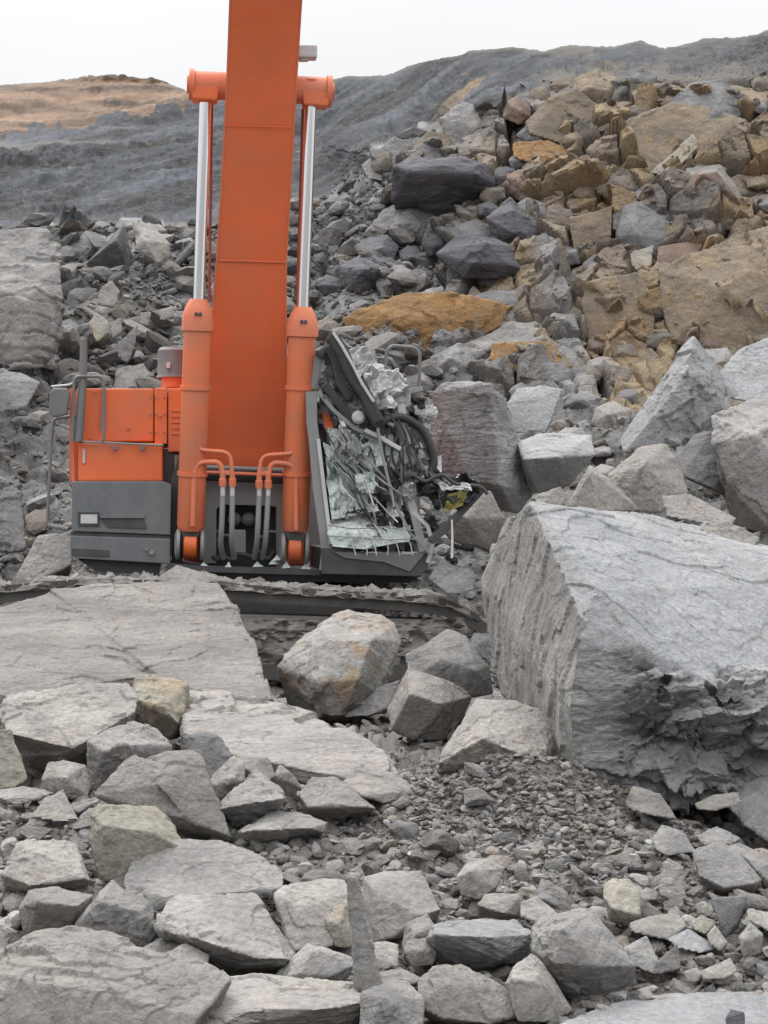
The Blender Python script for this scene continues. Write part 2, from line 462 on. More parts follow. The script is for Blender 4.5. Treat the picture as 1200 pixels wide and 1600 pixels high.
# --- the quarry floor and the talus below the face
vg = np.concatenate([np.arange(1900, 1000, -2.8), np.arange(1000, V_CUT + 1, -2.8), [V_CUT]])
ng = len(vg)
U, V, X = sheet(np.repeat(vg[None, :], len(ucols), 0), ng)
N = grid_normals(X)
H = ground_disp(X, U, V)
pf = X.reshape(-1, 3)
crest = (np.exp(-((U - 825) / 150) ** 2) * np.exp(-((V - 1240) / 40) ** 2) * 0.34 - 0.32 * sstep(900, 1120, U) * np.exp(-((V - 1215) / 55) ** 2) - 0.35 * np.exp(-((U - 1190) / 50) ** 2) * np.exp(-((V - 1255) / 45) ** 2))
Xg = X + N * H[:, :, None]; Xg[:, :, 2] += crest
nz = fbm(pf * 0.7, 4, 71); f2, e2, id2 = facets(pf, 0.28, 4)
Cg = np.tile(np.array([0.185, 0.172, 0.162]), (len(pf), 1)) * (0.72 + 0.5 * rnd_from(id2, 3) + 0.15 * nz)[:, None]
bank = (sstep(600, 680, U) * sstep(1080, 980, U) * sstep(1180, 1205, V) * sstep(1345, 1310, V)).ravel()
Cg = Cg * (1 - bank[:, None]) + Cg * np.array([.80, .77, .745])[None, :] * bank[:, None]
far = sstep(24, 30, pf[:, 1])
Cg = Cg * (1 - far[:, None]) + np.array([0.15, 0.148, 0.145])[None, :] * (0.75 + 0.5 * rnd_from(id2, 3))[:, None] * far[:, None]
pre = []
for yy, zz, kx in ((-900, 0.0, 60.0), (-80, 0.0, 9.0), (-15, 0.2, 3.2), (0, 0.2, 1.8), (6, -0.7, 1.15)):      # the floor goes on below and behind the camera
    e = Xg[:, 0, :].copy(); e[:, 0] *= kx; e[:, 1] = yy; e[:, 2] = zz; pre.append(e[:, None, :])
Xf = np.concatenate(pre + [Xg], 1)
Cf = np.concatenate([np.full((len(ucols), 5, 3), 0.16), np.clip(Cg, 0.03, 0.5).reshape(Xg.shape)], 1)
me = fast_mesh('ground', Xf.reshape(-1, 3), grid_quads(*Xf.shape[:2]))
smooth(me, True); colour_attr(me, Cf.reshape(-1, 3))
tag(link('ground', me, MATS['hill']), kind='structure')

# lookup: surface point and normal for photo coordinates
GU, GVV = ucols, vg
def on_ground(u, v):
    """points (n,3), normals for arrays u, v (floor and talus)"""
    i = np.clip(np.searchsorted(ucols, u), 0, len(ucols) - 1)
    j = np.clip(np.searchsorted(-vg, -v), 0, len(vg) - 1)
    return Xg[i, j], N[i, j]
def on_face(u, tt):
    i = np.clip(np.searchsorted(ucols, u), 0, len(ucols) - 1)
    j = np.clip((tt * (nh - 1)).astype(int), 0, nh - 1)
    return Xh[i, j]

# ------------------------------------------------------------------ boulders
def remesh(me, vox):
    o = bpy.data.objects.new('tmp', me); COL.objects.link(o)
    m = o.modifiers.new('r', 'REMESH'); m.mode = 'VOXEL'; m.voxel_size = vox; m.adaptivity = 0
    dgph = bpy.context.evaluated_depsgraph_get()
    out = bpy.data.meshes.new_from_object(o.evaluated_get(dgph))
    bpy.data.objects.remove(o); bpy.data.meshes.remove(me)
    return out

def roughen(me, S, seed, amp=1.0, bed=None, sharp=0.0):
    """fracture facets, small chips and bedding ledges pushed along the normals"""
    n = len(me.vertices)
    co = np.empty(n * 3, np.float32); me.vertices.foreach_get('co', co); co = co.reshape(-1, 3).astype(float)
    no = np.empty(n * 3, np.float32); me.vertices.foreach_get('normal', no); no = no.reshape(-1, 3).astype(float)
    a, ea, _ = facets(co, 0.62 * S, seed, 0.8, 0.35)
    b, eb, _ = facets(co, 0.24 * S, seed + 1, 0.9, 0.4)
    c, ec, _ = facets(co, 0.085 * S, seed + 2, 1.0, 0.5)
    msk = sstep(-0.25, 0.45, fbm(co / (0.5 * S), 3, seed + 6))
    h = S * amp * (0.036 * a + (0.006 + 0.026 * msk) * b + (0.003 + 0.012 * msk) * c + 0.010 * fbm(co / (0.3 * S), 5, seed + 3, 0.6))
    if bed is not None:
        axis, step, k = bed
        ax = np.array(axis, float); ax /= np.linalg.norm(ax)
        s = co @ ax / (step * S) + 0.5 * fbm(co / (0.45 * S), 3, seed + 4)
        fr = s - np.floor(s)
        lay = rnd_from(np.floor(s).astype(np.int64), 3) - 0.5
        steep = 1 - np.abs(no @ ax) ** 2
        h += S * k * steep * (lay * 0.6 + (np.minimum(fr * 4, 1) - 1) * 0.5) * (0.35 + 0.65 * sstep(-0.3, 0.5, fbm(co / (0.35 * S) + 7, 3, seed + 5)))
    co += no * h[:, None]
    me.vertices.foreach_set('co', co.astype(np.float32).ravel())
    me.update()

SEED = [100]
HEROES = []
def zones(o, fn, mats):
    """several stone materials on one boulder: fn(world positions, normals) -> material number per face"""
    me = o.data; n = len(me.polygons)
    c = np.empty(n * 3, np.float32); me.polygons.foreach_get('center', c); c = c.reshape(-1, 3) + np.array(o.location)
    no = np.empty(n * 3, np.float32); me.polygons.foreach_get('normal', no); no = no.reshape(-1, 3)
    for k in mats: me.materials.append(MATS[k])
    me.polygons.foreach_set('material_index', fn(c, no).astype(np.int32)); me.update()
def patch(o, u, v, r, mat, seed=1):
    """stained or freshly broken patch of radius r photo pixels about the surface point seen at (u, v)"""
    def fn(c, no):
        d = c[:, 1]; uu = 600 + c[:, 0] / d * F; vv = 800 - (c[:, 2] - CZ) / d * F
        k = d.mean() / F
        cen = c[np.argmin((uu - u) ** 2 + (vv - v) ** 2 + 1e4 * (no[:, 1] > 0))]
        return (np.linalg.norm(c - cen, axis=1) < r * k * (1 + 0.45 * fbm(c / (r * k * .6), 4, seed))).astype(int)
    zones(o, fn, [mat])
def rock(label, mat, pts, d=None, T=None, parts=None, down=None, amp=1.0, bed=None, px=2.5, name='boulder', group=None, back=0.68, lift=0.0, gc_out=0.5):
    """A boulder from its corners: pts = (u, v, k) photo corner and k = 0 (near side) .. 1 (far side) of its thickness T at distance d.
    parts = further corner lists that are joined to it; down = slab whose corners carry absolute distances and which is that thick."""
    sets = [pts] + (parts or [])
    if down is None and back != 1.0:      # give the shaded side below a marked edge a real undercut
        new = []
        for s in sets:
            ridge = [p for p in s if len(p) > 2 and p[2] <= 0.06]
            hh = max(p[1] for p in s) - min(p[1] for p in s)
            if ridge and group != GC:
                s = [(p[0], p[1], min(0.85, p[2] * 2.0)) if len(p) > 2 and p[2] > 0.1 and p[1] > min(q[1] for q in ridge) + 0.12 * hh else p for p in s]
            new.append(s)
        sets = new
    if down is None and group == GF:      # packed tightly: neighbours overlap
        def grow(s):
            a, b = sum(p[0] for p in s) / len(s), sum(p[1] for p in s) / len(s)
            return [(a + (p[0] - a) * 1.08, b + (p[1] - b) * 1.06) + tuple(p[2:]) for p in s]
        sets = [grow(s) for s in sets]
    us = [p[0] for s in sets for p in s]; vs = [p[1] for s in sets for p in s]
    if down is None and d is None:
        d = dg(max(vs), 0.5 * (min(us) + max(us))) - 0.12
    if d is None: d = 0.0
    width = (max(us) - min(us)); height = (max(vs) - min(vs))
    if T is None: T = 0.95 * math.sqrt(width * height) * d / F
    if group == GC:
        d = dg(sum(vs) / len(vs), sum(us) / len(us)) - gc_out * T
    HEROES.append(np.array([(p[0], p[1]) for s_ in sets for p in s_]))
    bm = bmesh.new()
    for s in sets:
        w = []
        for p in s:
            k = p[2] if len(p) > 2 else 0.5
            w.append(P(p[0], p[1], d + k * T) if down is None else P(p[0], p[1], d + k))
        w = np.array(w)
        if down is None and back != 1.0:
            cu = np.mean([p[0] for p in s]); cv = np.mean([p[1] for p in s])
            ex = np.array([P(cu + (p[0] - cu) * back, cv + (p[1] - cv) * back, d + 1.15 * T) for p in s if (len(p) < 3 or p[2] > 0.15)])
            lo = np.array([P(cu + (p[0] - cu) * 0.85, max(p[1], max(q[1] for q in s) - 0.12 * height), d + 0.75 * T) for p in s if (len(p) < 3 or p[2] > 0.15) and p[1] > cv])
            w = np.concatenate([w, ex] + ([lo] if len(lo) else []))
        elif down is not None:
            ex = w.copy(); cen = w.mean(0); ex = cen + (ex - cen) * 0.94; ex[:, 2] -= down; w = np.concatenate([w, ex])
        b = bmesh.new()
        vv = [b.verts.new(x) for x in w]
        r = bmesh.ops.convex_hull(b, input=vv)
        junk = {g for g in r['geom_interior'] + r['geom_unused'] if isinstance(g, bmesh.types.BMVert)}
        for g in junk:
            if g.is_valid: b.verts.remove(g)
        m = bpy.data.meshes.new('h'); b.to_mesh(m); b.free(); bm.from_mesh(m); bpy.data.meshes.remove(m)
    allc = np.array([v.co for v in bm.verts])
    org = np.array([allc[:, 0].mean(), allc[:, 1].mean(), allc[:, 2].min()]); org[2] += 0.0
    bmesh.ops.translate(bm, verts=bm.verts, vec=tuple(-org))
    org[2] += lift
    me = bpy.data.meshes.new(name); bm.to_mesh(me); bm.free()
    dist = allc[:, 1].mean()
    me = remesh(me, px * dist / F)
    ext = allc.max(0) - allc.min(0)
    S = float(np.sort(ext)[1:].mean())
    SEED[0] += 13
    roughen(me, S, SEED[0], amp, bed)
    smooth(me, True); me.name = name
    o = link(name, me, MATS[mat], loc=tuple(org))
    tag(o, label, 'boulder' if name == 'boulder' else name.replace('_', ' '), group)
    return o


GF, GM, GB, GC = 'boulders in the front rubble', 'boulders below the excavator', 'boulders behind the excavator', 'blocks in the quarry face'
# ---- huge boulder and slabs around the machine (absolute distances)
big = rock('huge grey boulder with flat pale top and jagged layered dark front face', 'blue',
     [(830, 789, 15.9), (797, 808, 16.6), (771, 852, 16.9), (748, 905, 16.9), (765, 985, 16.6), (780, 1085, 16.3), (888, 1112, 14.40), (897, 1205, 14.38),
      (905, 899, 15.05), (908, 965, 14.6), (935, 922, 14.75), (866, 808, 16.7), (929, 797, 17.3), (1017, 803, 17.5), (1090, 820, 17.5), (1200, 868, 17.3), (1370, 905, 17.0),
      (965, 985, 14.55), (1011, 1012, 14.48), (1048, 1040, 14.45), (1112, 1066, 14.45), (1200, 1120, 14.5), (1370, 1160, 15.0), (1075, 1150, 14.38),
      (980, 1240, 14.5), (1040, 1254, 14.62), (1130, 1260, 14.65), (1230, 1235, 14.9), (1370, 1230, 15.3),
      (1370, 1100, 18.5), (1000, 1000, 18.8), (800, 950, 18.0), (800, 1100, 17.6)],
     d=0, T=1, back=1.0, amp=0.14, px=2.2, group=GM)
def big_detail():
    me = big.data; n = len(me.vertices)
    co = np.empty(n * 3, np.float32); me.vertices.foreach_get('co', co); co = co.reshape(-1, 3).astype(float); w = co + np.array(big.location)
    no = np.empty(n * 3, np.float32); me.vertices.foreach_get('normal', no); no = no.reshape(-1, 3).astype(float)
    def below(a, b, c):
        a, b, c = P(*a), P(*b), P(*c); nn = np.cross(b - a, c - a); nn /= np.linalg.norm(nn)
        if nn @ (np.array([0, 0, CZ]) - a) < 0: nn = -nn
        return (w - a) @ nn
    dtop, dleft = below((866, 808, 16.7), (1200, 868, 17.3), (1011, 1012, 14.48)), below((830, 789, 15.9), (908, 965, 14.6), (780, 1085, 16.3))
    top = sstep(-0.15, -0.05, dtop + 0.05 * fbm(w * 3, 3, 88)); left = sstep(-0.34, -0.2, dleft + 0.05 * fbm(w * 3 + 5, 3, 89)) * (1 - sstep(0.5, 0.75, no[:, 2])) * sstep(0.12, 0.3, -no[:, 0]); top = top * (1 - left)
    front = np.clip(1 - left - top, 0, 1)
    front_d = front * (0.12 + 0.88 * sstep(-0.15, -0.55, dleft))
    ax = np.array([-0.42, -0.15, 0.9]); s_ = w @ ax / 0.085 + 1.3 * fbm(w * 1.5, 4, 5) + 0.5 * fbm(w * 5, 3, 6)
    lay = rnd_from(np.floor(s_).astype(np.int64), 3) - 0.5; fr = s_ - np.floor(s_)
    big_f, _, _ = facets(w * np.array([1, 1, 1.6]), 0.5, 91, 1.0, 0.7); sm_f, _, _ = facets(w * np.array([0.8, 0.8, 2.2]), 0.16, 92, 1.0, 0.8)
    hole = np.exp(-(((w[:, 0] - 2.0) / 0.5) ** 2 + ((w[:, 2] - 0.45) / 0.25) ** 2))
    h = front_d * (0.07 * lay + 0.05 * (fr - 0.5) + 0.20 * big_f + 0.06 * sm_f - 0.22 * hole)
    st = streaks(np.stack([w[:, 1] * 6 + w[:, 2] * 2.2, w[:, 0] * 2, w[:, 2] * 1.1 - w[:, 1] * .5], 1), 5, 93)
    lf, _, _ = facets(w * np.array([1, 1.4, .5]), 0.3, 99, .8, .5)
    h += left * (0.012 * st + 0.045 * lf)
    tf, _, _ = facets(w, 0.9, 94, .6, .25); tp, _, _ = facets(w, 0.12, 95, 1, .4)
    h += top * (0.03 * tf + 0.008 * tp * sstep(0.3, 0.8, fbm(w * 1.1, 3, 96)) + 0.012 * fbm(w * 3, 5, 97))
    co += no * h[:, None]; me.vertices.foreach_set('co', co.astype(np.float32).ravel()); me.update()
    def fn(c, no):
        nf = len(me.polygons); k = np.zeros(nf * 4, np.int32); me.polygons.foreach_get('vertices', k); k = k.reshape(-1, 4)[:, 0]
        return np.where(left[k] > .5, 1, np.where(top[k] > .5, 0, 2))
    zones(big, fn, ['streaked', 'layered'])  # surface kinds differ, but pale top and dark front put light into colour
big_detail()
SL = [rock('broad pale bedded slab sloping down in front of the crawler track', 'bedded',
     [(-120, 990, 19.3), (-120, 1085, 17.6), (0, 948, 20.2), (95, 922, 20.6), (132, 945, 20.3), (190, 990, 19.5), (240, 1047, 18.5), (215, 1057, 17.9), (80, 1040, 18.0), (20, 1085, 17.5)],
     down=0.75, amp=0.30, bed=((0.05, -0.3, 0.95), 0.05, 0.022), px=2.3, group=GM,
     parts=[[(80, 921, 20.5), (215, 909, 20.6), (340, 906, 20.5), (372, 955, 19.7), (402, 1002, 18.9), (415, 1048, 18.2), (426, 1092, 17.5), (290, 1088, 17.5), (240, 1060, 18.1), (180, 985, 19.4), (110, 935, 20.2)]])]
rock('low buff layered slab with overhanging front edge under the broad pale slab', 'bedded',
     [(285, 1078, 17.6), (370, 1084, 17.4), (450, 1108, 16.8), (540, 1142, 16.0), (600, 1180, 15.5), (640, 1226, 15.0), (576, 1224, 14.9), (532, 1214, 15.0), (470, 1202, 15.0), (440, 1192, 15.1), (360, 1180, 15.2), (292, 1147, 15.8)],
     down=0.45, amp=1.0, bed=((0.15, -0.25, 0.95), 0.07, 0.05), group=GM)
rock('pinkish wedge of rock under the front edge of the low buff slab', 'brown', [(427, 1212, 0.6), (436, 1193, 0.9), (455, 1205, .3), (473, 1232, 0), (468, 1252, .2), (440, 1242, .5)], group=GM)
rock('brown squat boulder shaded below the low buff slab', 'brown', [(368, 1180, .8), (420, 1184, .8), (432, 1212, .3), (418, 1222, 0), (380, 1200, .2)], group=GM)
tall = rock('tall pale boulder with ochre stains standing before the track', 'stained',
     [(432, 1040, .5), (463, 1005, .8), (500, 975, .9), (540, 953, 1), (597, 960, 1), (617, 977, .9), (627, 1002, .8), (602, 1050, .5), (588, 1082, .3), (535, 1122, .1), (512, 1121, .1), (467, 1098, .4), (514, 1000, 0.25), (500, 1067, 0), (580, 1000, .2), (560, 1062, 0)], group=GM, amp=0.7)
rock('smooth grey boulder with one curved crack beside the huge boulder', 'grey', [(633, 1023, .6), (700, 982, 1), (728, 992, .9), (764, 1040, .5), (772, 1085, .2), (700, 1095, .2), (640, 1060, .2), (745, 1048, 0.1), (690, 1030, 0.2)], d=17.6, group=GM, amp=.6)
rock('brown rounded boulder leaning against the smooth cracked grey one', 'brown', [(605, 1107, .4), (637, 1042, .7), (693, 1060, .5), (740, 1088, .6), (722, 1113, .4), (694, 1158, .2), (647, 1156, .2), (613, 1140, .2), (640, 1085, 0), (690, 1100, 0)], group=GM, amp=.6)
rock('pale angular boulder with dark undercut front at the foot of the huge boulder', 'pale',
     [(744, 1090, 1), (800, 1092, 1), (886, 1116, .9), (897, 1187, .4), (848, 1194, .15), (736, 1226, .25), (688, 1226, .3), (682, 1194, .15), (715, 1144, .6), (755, 1154, 0), (837, 1188, 0)], group=GM, amp=.7, d=14.4)
rock('small dark block with pale top between two boulders by the track end', 'dark', [(733, 1008, .3), (740, 988, 1), (782, 990, 1), (784, 1045, .3), (760, 1034, 0), (735, 1012, 0)], d=18.4, group=GM)
rock('narrow grey splinter lying below the tall ochre stained boulder', 'grey', [(536, 1121, .2), (560, 1090, .5), (600, 1068, .7), (628, 1060, .8), (606, 1106, .2), (577, 1119, 0)], group=GM)
rock('low grey rubble slab right of the overhanging buff slab', 'bedded', [(530, 1222, .6), (560, 1200, .9), (620, 1208, .9), (655, 1235, .5), (600, 1256, .1), (566, 1244, 0)], group=GM, bed=((0, -.2, 1), .09, .05))
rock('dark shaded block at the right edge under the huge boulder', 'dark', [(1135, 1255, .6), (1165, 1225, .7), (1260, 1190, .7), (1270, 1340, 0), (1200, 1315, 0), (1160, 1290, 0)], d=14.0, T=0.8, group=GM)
rock('brownish ledge rock tucked below the jagged front of the huge boulder', 'brown', [(1085, 1256, .7), (1115, 1240, .9), (1155, 1236, .8), (1160, 1255, .1), (1120, 1268, 0), (1092, 1266, 0)], d=13.9, group=GM)

# ---- left cluster
rock('big pale boulder with rough top and dark undercut, below the broad slab', 'pale',
     [(5, 1117, .7), (18, 1090, 1), (85, 1086, 1), (132, 1070, 1), (190, 1071, 1), (208, 1090, .8), (206, 1112, .5), (125, 1161, .05), (112, 1168, 0), (17, 1145, 0.05), (28, 1190, .35), (50, 1216, .4), (122, 1200, .35), (176, 1152, .45)], group=GF, amp=.8)
yb = rock('yellowish block with dark broken underside beside the big pale boulder', 'yellow',
     [(216, 1055, .9), (250, 1056, 1), (291, 1068, .9), (297, 1140, .4), (266, 1153, .3), (245, 1138, .3), (206, 1098, .4), (216, 1093, .05), (255, 1106, 0), (278, 1130, 0)], group=GF)
rock('grey veined boulder with rounded top between the yellowish block and the round stone', 'grey',
     [(142, 1160, .4), (163, 1145, .7), (207, 1129, .9), (238, 1140, .9), (263, 1165, .6), (263, 1192, .3), (200, 1217, .2), (160, 1232, .2), (141, 1226, .3), (190, 1163, 0), (165, 1175, 0)], group=GF)
rock('small round pale stone in front of the big pale boulder', 'pale', [(67, 1217, .4), (77, 1192, .8), (100, 1188, .9), (132, 1197, .8), (140, 1225, .4), (134, 1244, .2), (100, 1249, .1), (68, 1233, .2), (100, 1215, 0)], group=GF, amp=.7)
rock('pale yellow upright stone at the left frame edge', 'yellow', [(-20, 1140, .7), (15, 1141, .7), (31, 1180, .4), (41, 1216, .2), (22, 1230, 0), (-20, 1232, 0)], group=GF)
rock('large brownish boulder with saddle shaped crest above the pebbly gap', 'brown',
     [(152, 1242, .2), (197, 1192, .8), (215, 1181, .9), (256, 1226, .25), (300, 1282, .0), (357, 1307, 0.1), (300, 1309, .25), (230, 1283, .25)], T=0.5, group=GF, amp=.7,
     parts=[[(215, 1185, .95), (256, 1196, .9), (302, 1174, 1), (316, 1185, .9), (331, 1235, .5), (356, 1302, .1), (300, 1286, 0), (254, 1232, .1)]])
rock('thin flat grey slate lying by the pale yellow stone', 'bedded', [(-5, 1236, .8), (37, 1230, .9), (84, 1239, .5), (60, 1248, .1), (25, 1258, 0), (0, 1246, .2)], group=GF)
rock('kite shaped pale slate leaning on the small round stone', 'pale', [(49, 1278, .1), (70, 1247, .8), (98, 1235, 1), (123, 1281, .1), (90, 1285, 0)], group=GF, amp=.5)
rock('small grey slate wedge under the large brownish boulder tip', 'grey', [(110, 1256, .6), (150, 1245, .9), (161, 1250, .5), (121, 1271, 0), (114, 1266, .1)], group=GF)
rock('little grey chunk beside the kite shaped slate', 'grey', [(124, 1276, .3), (140, 1262, .8), (158, 1264, .7), (152, 1278, .1), (130, 1284, 0)], group=GF)
rock('dark block half hidden behind the saddle crested brownish boulder', 'dark', [(292, 1150, .5), (322, 1144, .8), (346, 1155, .6), (361, 1183, .2), (331, 1219, 0), (293, 1185, .2)], group=GF)
rock('pale pointed fang of rock rising beside the saddle crested boulder', 'pale', [(326, 1226, .3), (340, 1203, .6), (366, 1180, .9), (381, 1192, .7), (381, 1218, .4), (338, 1252, .1), (352, 1222, 0)], group=GF)
rock('grey roof shaped boulder with pale ridge and dark underside', 'grey',
     [(335, 1263, .15), (374, 1226, .8), (400, 1205, 1), (430, 1227, .8), (445, 1247, .3), (430, 1263, .2), (375, 1297, .35), (346, 1277, .25), (346, 1264, 0), (380, 1256, 0), (438, 1248, 0)], group=GF)
rock('buff boulder with flat dark base in the rubble below the low slab', 'pale', [(470, 1241, .6), (490, 1216, 1), (522, 1214, 1), (541, 1226, .9), (583, 1263, .3), (565, 1271, .3), (511, 1281, .3), (479, 1266, .3), (484, 1261, 0), (520, 1256, 0), (576, 1261, 0)], group=GF)
rock('flat topped slate with shadowed lower side under the roof shaped boulder', 'grey', [(375, 1299, .3), (425, 1269, .9), (470, 1272, 1), (507, 1286, .7), (500, 1300, .2), (436, 1316, .25), (388, 1313, .2), (400, 1297, 0), (480, 1294, 0)], group=GF)
rock('tall rough stained boulder standing in the left rubble', 'yellow', [(147, 1276, .6), (157, 1260, .9), (238, 1263, 1), (266, 1290, .7), (286, 1326, .3), (211, 1352, .2), (200, 1377, .1), (156, 1371, .2), (146, 1311, .4), (165, 1290, 0.1), (230, 1300, .15)], group=GF, d=12.75)
rock('pale cube like block with greenish face left of the stained boulder', 'pale', [(4, 1366, .4), (30, 1321, .8), (56, 1312, 1), (116, 1320, .9), (138, 1376, .3), (126, 1388, .3), (62, 1396, .35), (30, 1401, .4), (50, 1383, 0), (60, 1330, .4), (128, 1372, .05)], group=GF)
rock('dark brown rounded block in front of the pale cube like block', 'brown', [(33, 1420, .5), (46, 1391, .9), (86, 1386, 1), (141, 1400, .8), (137, 1422, .4), (101, 1468, .2), (45, 1470, .2), (60, 1410, 0), (120, 1415, 0)], group=GF)
rock('grey brown boulder with upright face below the tall stained one', 'grey', [(110, 1457, .3), (155, 1400, .6), (176, 1379, 1), (231, 1410, .7), (241, 1452, .3), (226, 1485, .1), (150, 1485, .1), (160, 1410, 0.1), (215, 1425, .1)], group=GF)
rock('smooth grey slab with flowing top in the middle rubble', 'grey',
     [(200, 1376, .4), (219, 1335, .9), (290, 1314, 1), (340, 1314, 1), (390, 1330, .9), (436, 1364, .4), (436, 1386, .1), (400, 1404, .1), (350, 1392, .1), (280, 1400, 0), (231, 1428, .1), (206, 1398, .2)], group=GF, amp=.6)
rock('large grey boulder with bright broad face and dark ragged base', 'grey',
     [(255, 1436, .5), (271, 1405, 1), (330, 1398, 1), (396, 1399, 1), (416, 1426, .7), (461, 1497, .25), (431, 1522, .35), (345, 1528, .4), (318, 1498, .35), (252, 1452, .4), (322, 1471, 0), (400, 1497, 0), (440, 1497, .05)], group=GF, amp=.8)
rock('massive rough boulder filling the lower left corner', 'pale',
     [(-60, 1512, .6), (0, 1494, .75), (65, 1464, .95), (100, 1459, 1), (160, 1464, 1), (215, 1494, .8), (250, 1504, .7), (320, 1514, .7), (346, 1531, .6), (300, 1585, .2), (250, 1660, 0), (100, 1690, 0), (-60, 1690, 0), (150, 1545, .25), (30, 1530, .3)], d=10.4, T=0.95, group=GF, amp=.7)
rock('rounded grey stone wedged between the grey brown boulder and the bright faced one', 'grey', [(215, 1486, .3), (248, 1469, .9), (289, 1471, .9), (300, 1480, .6), (270, 1500, .1), (240, 1500, .1)], group=GF, d=11.6)
rock('buff stone beside the rounded grey stone at the base of the bright faced boulder', 'pale', [(250, 1494, .4), (290, 1472, .9), (326, 1494, .6), (321, 1510, .1), (280, 1512, 0), (248, 1506, .1)], group=GF, d=11.4)
rock('pale cracked slab with dark hollow front at the bottom frame edge', 'bedded',
     [(296, 1585, .3), (320, 1560, .7), (361, 1530, 1), (400, 1524, 1), (476, 1539, .95), (556, 1540, .9), (561, 1566, .3), (500, 1576, 0), (392, 1579, 0), (330, 1610, .0), (300, 1625, .35), (540, 1635, .4)], group=GF, d=10.7, bed=((.1, -.2, 1), .09, .04), amp=.7)
rock('pale notched slab lying left of the upright slate shard', 'pale', [(431, 1396, .6), (445, 1384, .9), (500, 1374, 1), (533, 1376, 1), (546, 1395, .8), (501, 1436, .3), (518, 1476, .1), (486, 1473, 0), (460, 1484, 0), (444, 1456, .3), (470, 1420, .25)], group=GF, amp=.7)
rock('buff chunk pressed against the left side of the slate shard', 'yellow', [(509, 1438, .3), (520, 1421, .7), (543, 1404, .9), (552, 1450, .4), (546, 1480, .1), (524, 1478, 0), (530, 1445, 0)], group=GF)
rock('pyramid shaped grey boulder at the foot of the slate shard', 'grey', [(426, 1531, .3), (481, 1474, .7), (546, 1495, .7), (552, 1508, .5), (538, 1534, .3), (475, 1541, .1), (488, 1486, .25), (470, 1520, 0), (515, 1525, 0.05)], group=GF, amp=.6)
rock('thin upright slate shard standing on end in the rubble', 'grey', [(543, 1376, .6), (551, 1371, .7), (561, 1379, .5), (568, 1440, .4), (583, 1500, .2), (598, 1541, .1), (573, 1567, 0), (561, 1532, .2), (552, 1475, .4)], d=11.05, T=.16, group=GF, px=1.8, amp=.4, name='slate_shard')
rock('pinkish flat faced slab right behind the slate shard', 'brown', [(564, 1440, .6), (570, 1372, .9), (600, 1364, 1), (626, 1366, 1), (656, 1362, 1), (668, 1388, .7), (684, 1420, .3), (650, 1430, .1), (612, 1462, 0), (575, 1472, .1), (585, 1390, .4)], group=GF, d=12.1, amp=.6)
rock('light grey block right of the slate shard foot', 'pale', [(576, 1476, .6), (600, 1470, .9), (622, 1476, .8), (621, 1508, .1), (592, 1514, 0), (582, 1495, .2)], group=GF)
# ---- middle and right front
rock('brown rounded boulder standing above the pale flat chunk in the gravel', 'brown', [(715, 1370, .4), (729, 1350, .8), (762, 1341, 1), (786, 1357, .8), (773, 1386, .3), (746, 1405, .1), (722, 1398, .2), (735, 1362, .1)], group=GF, amp=.7)
rock('pale flat chunk with dark hollow below it in the middle gravel', 'pale', [(747, 1413, .2), (760, 1395, .9), (815, 1397, .9), (814, 1433, .3), (795, 1437, .35), (750, 1424, .35), (752, 1416, 0), (788, 1427, 0)], group=GF)
rock('large layered boulder with ridged grey side and pale top', 'layered',
     [(670, 1466, .5), (681, 1446, .9), (700, 1441, 1), (760, 1436, 1), (801, 1439, 1), (833, 1460, .7), (826, 1483, .4), (791, 1508, .3), (735, 1518, .35), (682, 1496, .3), (684, 1460, .1), (766, 1464, 0), (781, 1500, .05)], group=GF, bed=((.35, -.1, .9), .07, .05), amp=.6)
rock('buff stone leaning on the left end of the layered boulder', 'brown', [(629, 1473, .4), (635, 1444, .8), (665, 1427, 1), (679, 1446, .6), (668, 1467, .3), (634, 1490, .1), (650, 1460, 0)], group=GF)
rock('rounded pale stone below the buff stone by the layered boulder', 'pale', [(631, 1488, .4), (637, 1471, .8), (671, 1465, .9), (681, 1488, .4), (675, 1508, .1), (645, 1509, .1), (655, 1485, 0)], group=GF, amp=.8)
rock('big rounded rough boulder with dirty underside in the right rubble', 'grey',
     [(836, 1461, .5), (846, 1437, .9), (884, 1429, 1), (905, 1422, 1), (928, 1424, .9), (946, 1452, .6), (986, 1508, .3), (983, 1538, .3), (943, 1564, .25), (899, 1559, .2), (868, 1541, .25), (840, 1487, .3), (880, 1450, .1), (870, 1505, 0), (935, 1510, 0)], group=GF, amp=1.0)
rock('pale pointed wedge boulder below the big rounded one', 'pale',
     [(791, 1538, .3), (803, 1512, .4), (831, 1491, .8), (848, 1507, .8), (891, 1578, .3), (850, 1595, .1), (811, 1594, 0), (803, 1530, .0), (840, 1535, .1)], group=GF, amp=.5)
rock('broad dusty brown mound of rock under the layered boulder', 'brown', [(655, 1533, .6), (680, 1511, .9), (720, 1507, 1), (756, 1531, .8), (797, 1550, .5), (806, 1583, .2), (760, 1598, 0), (695, 1590, 0), (658, 1572, .2), (700, 1540, .25)], group=GF)
rock('blocky grey boulder at the bottom edge left of the brown mound', 'grey', [(566, 1550, .5), (615, 1533, .9), (638, 1536, .9), (658, 1562, .5), (657, 1610, .1), (600, 1650, 0), (560, 1640, 0), (600, 1560, .2)], group=GF, d=10.7)
rock('thin flat slate resting over the blocky grey boulder', 'bedded', [(588, 1520, .6), (625, 1513, .9), (663, 1531, .4), (638, 1540, .1), (590, 1538, 0)], group=GF)
rock('long pale flat slab across the lower right corner', 'blue', [(860, 1610, 10.7), (905, 1584, 11.0), (975, 1562, 11.25), (1075, 1549, 11.4), (1260, 1550, 11.4), (1290, 1700, 10.2), (860, 1700, 10.2)], down=.3, amp=.35, group=GF)
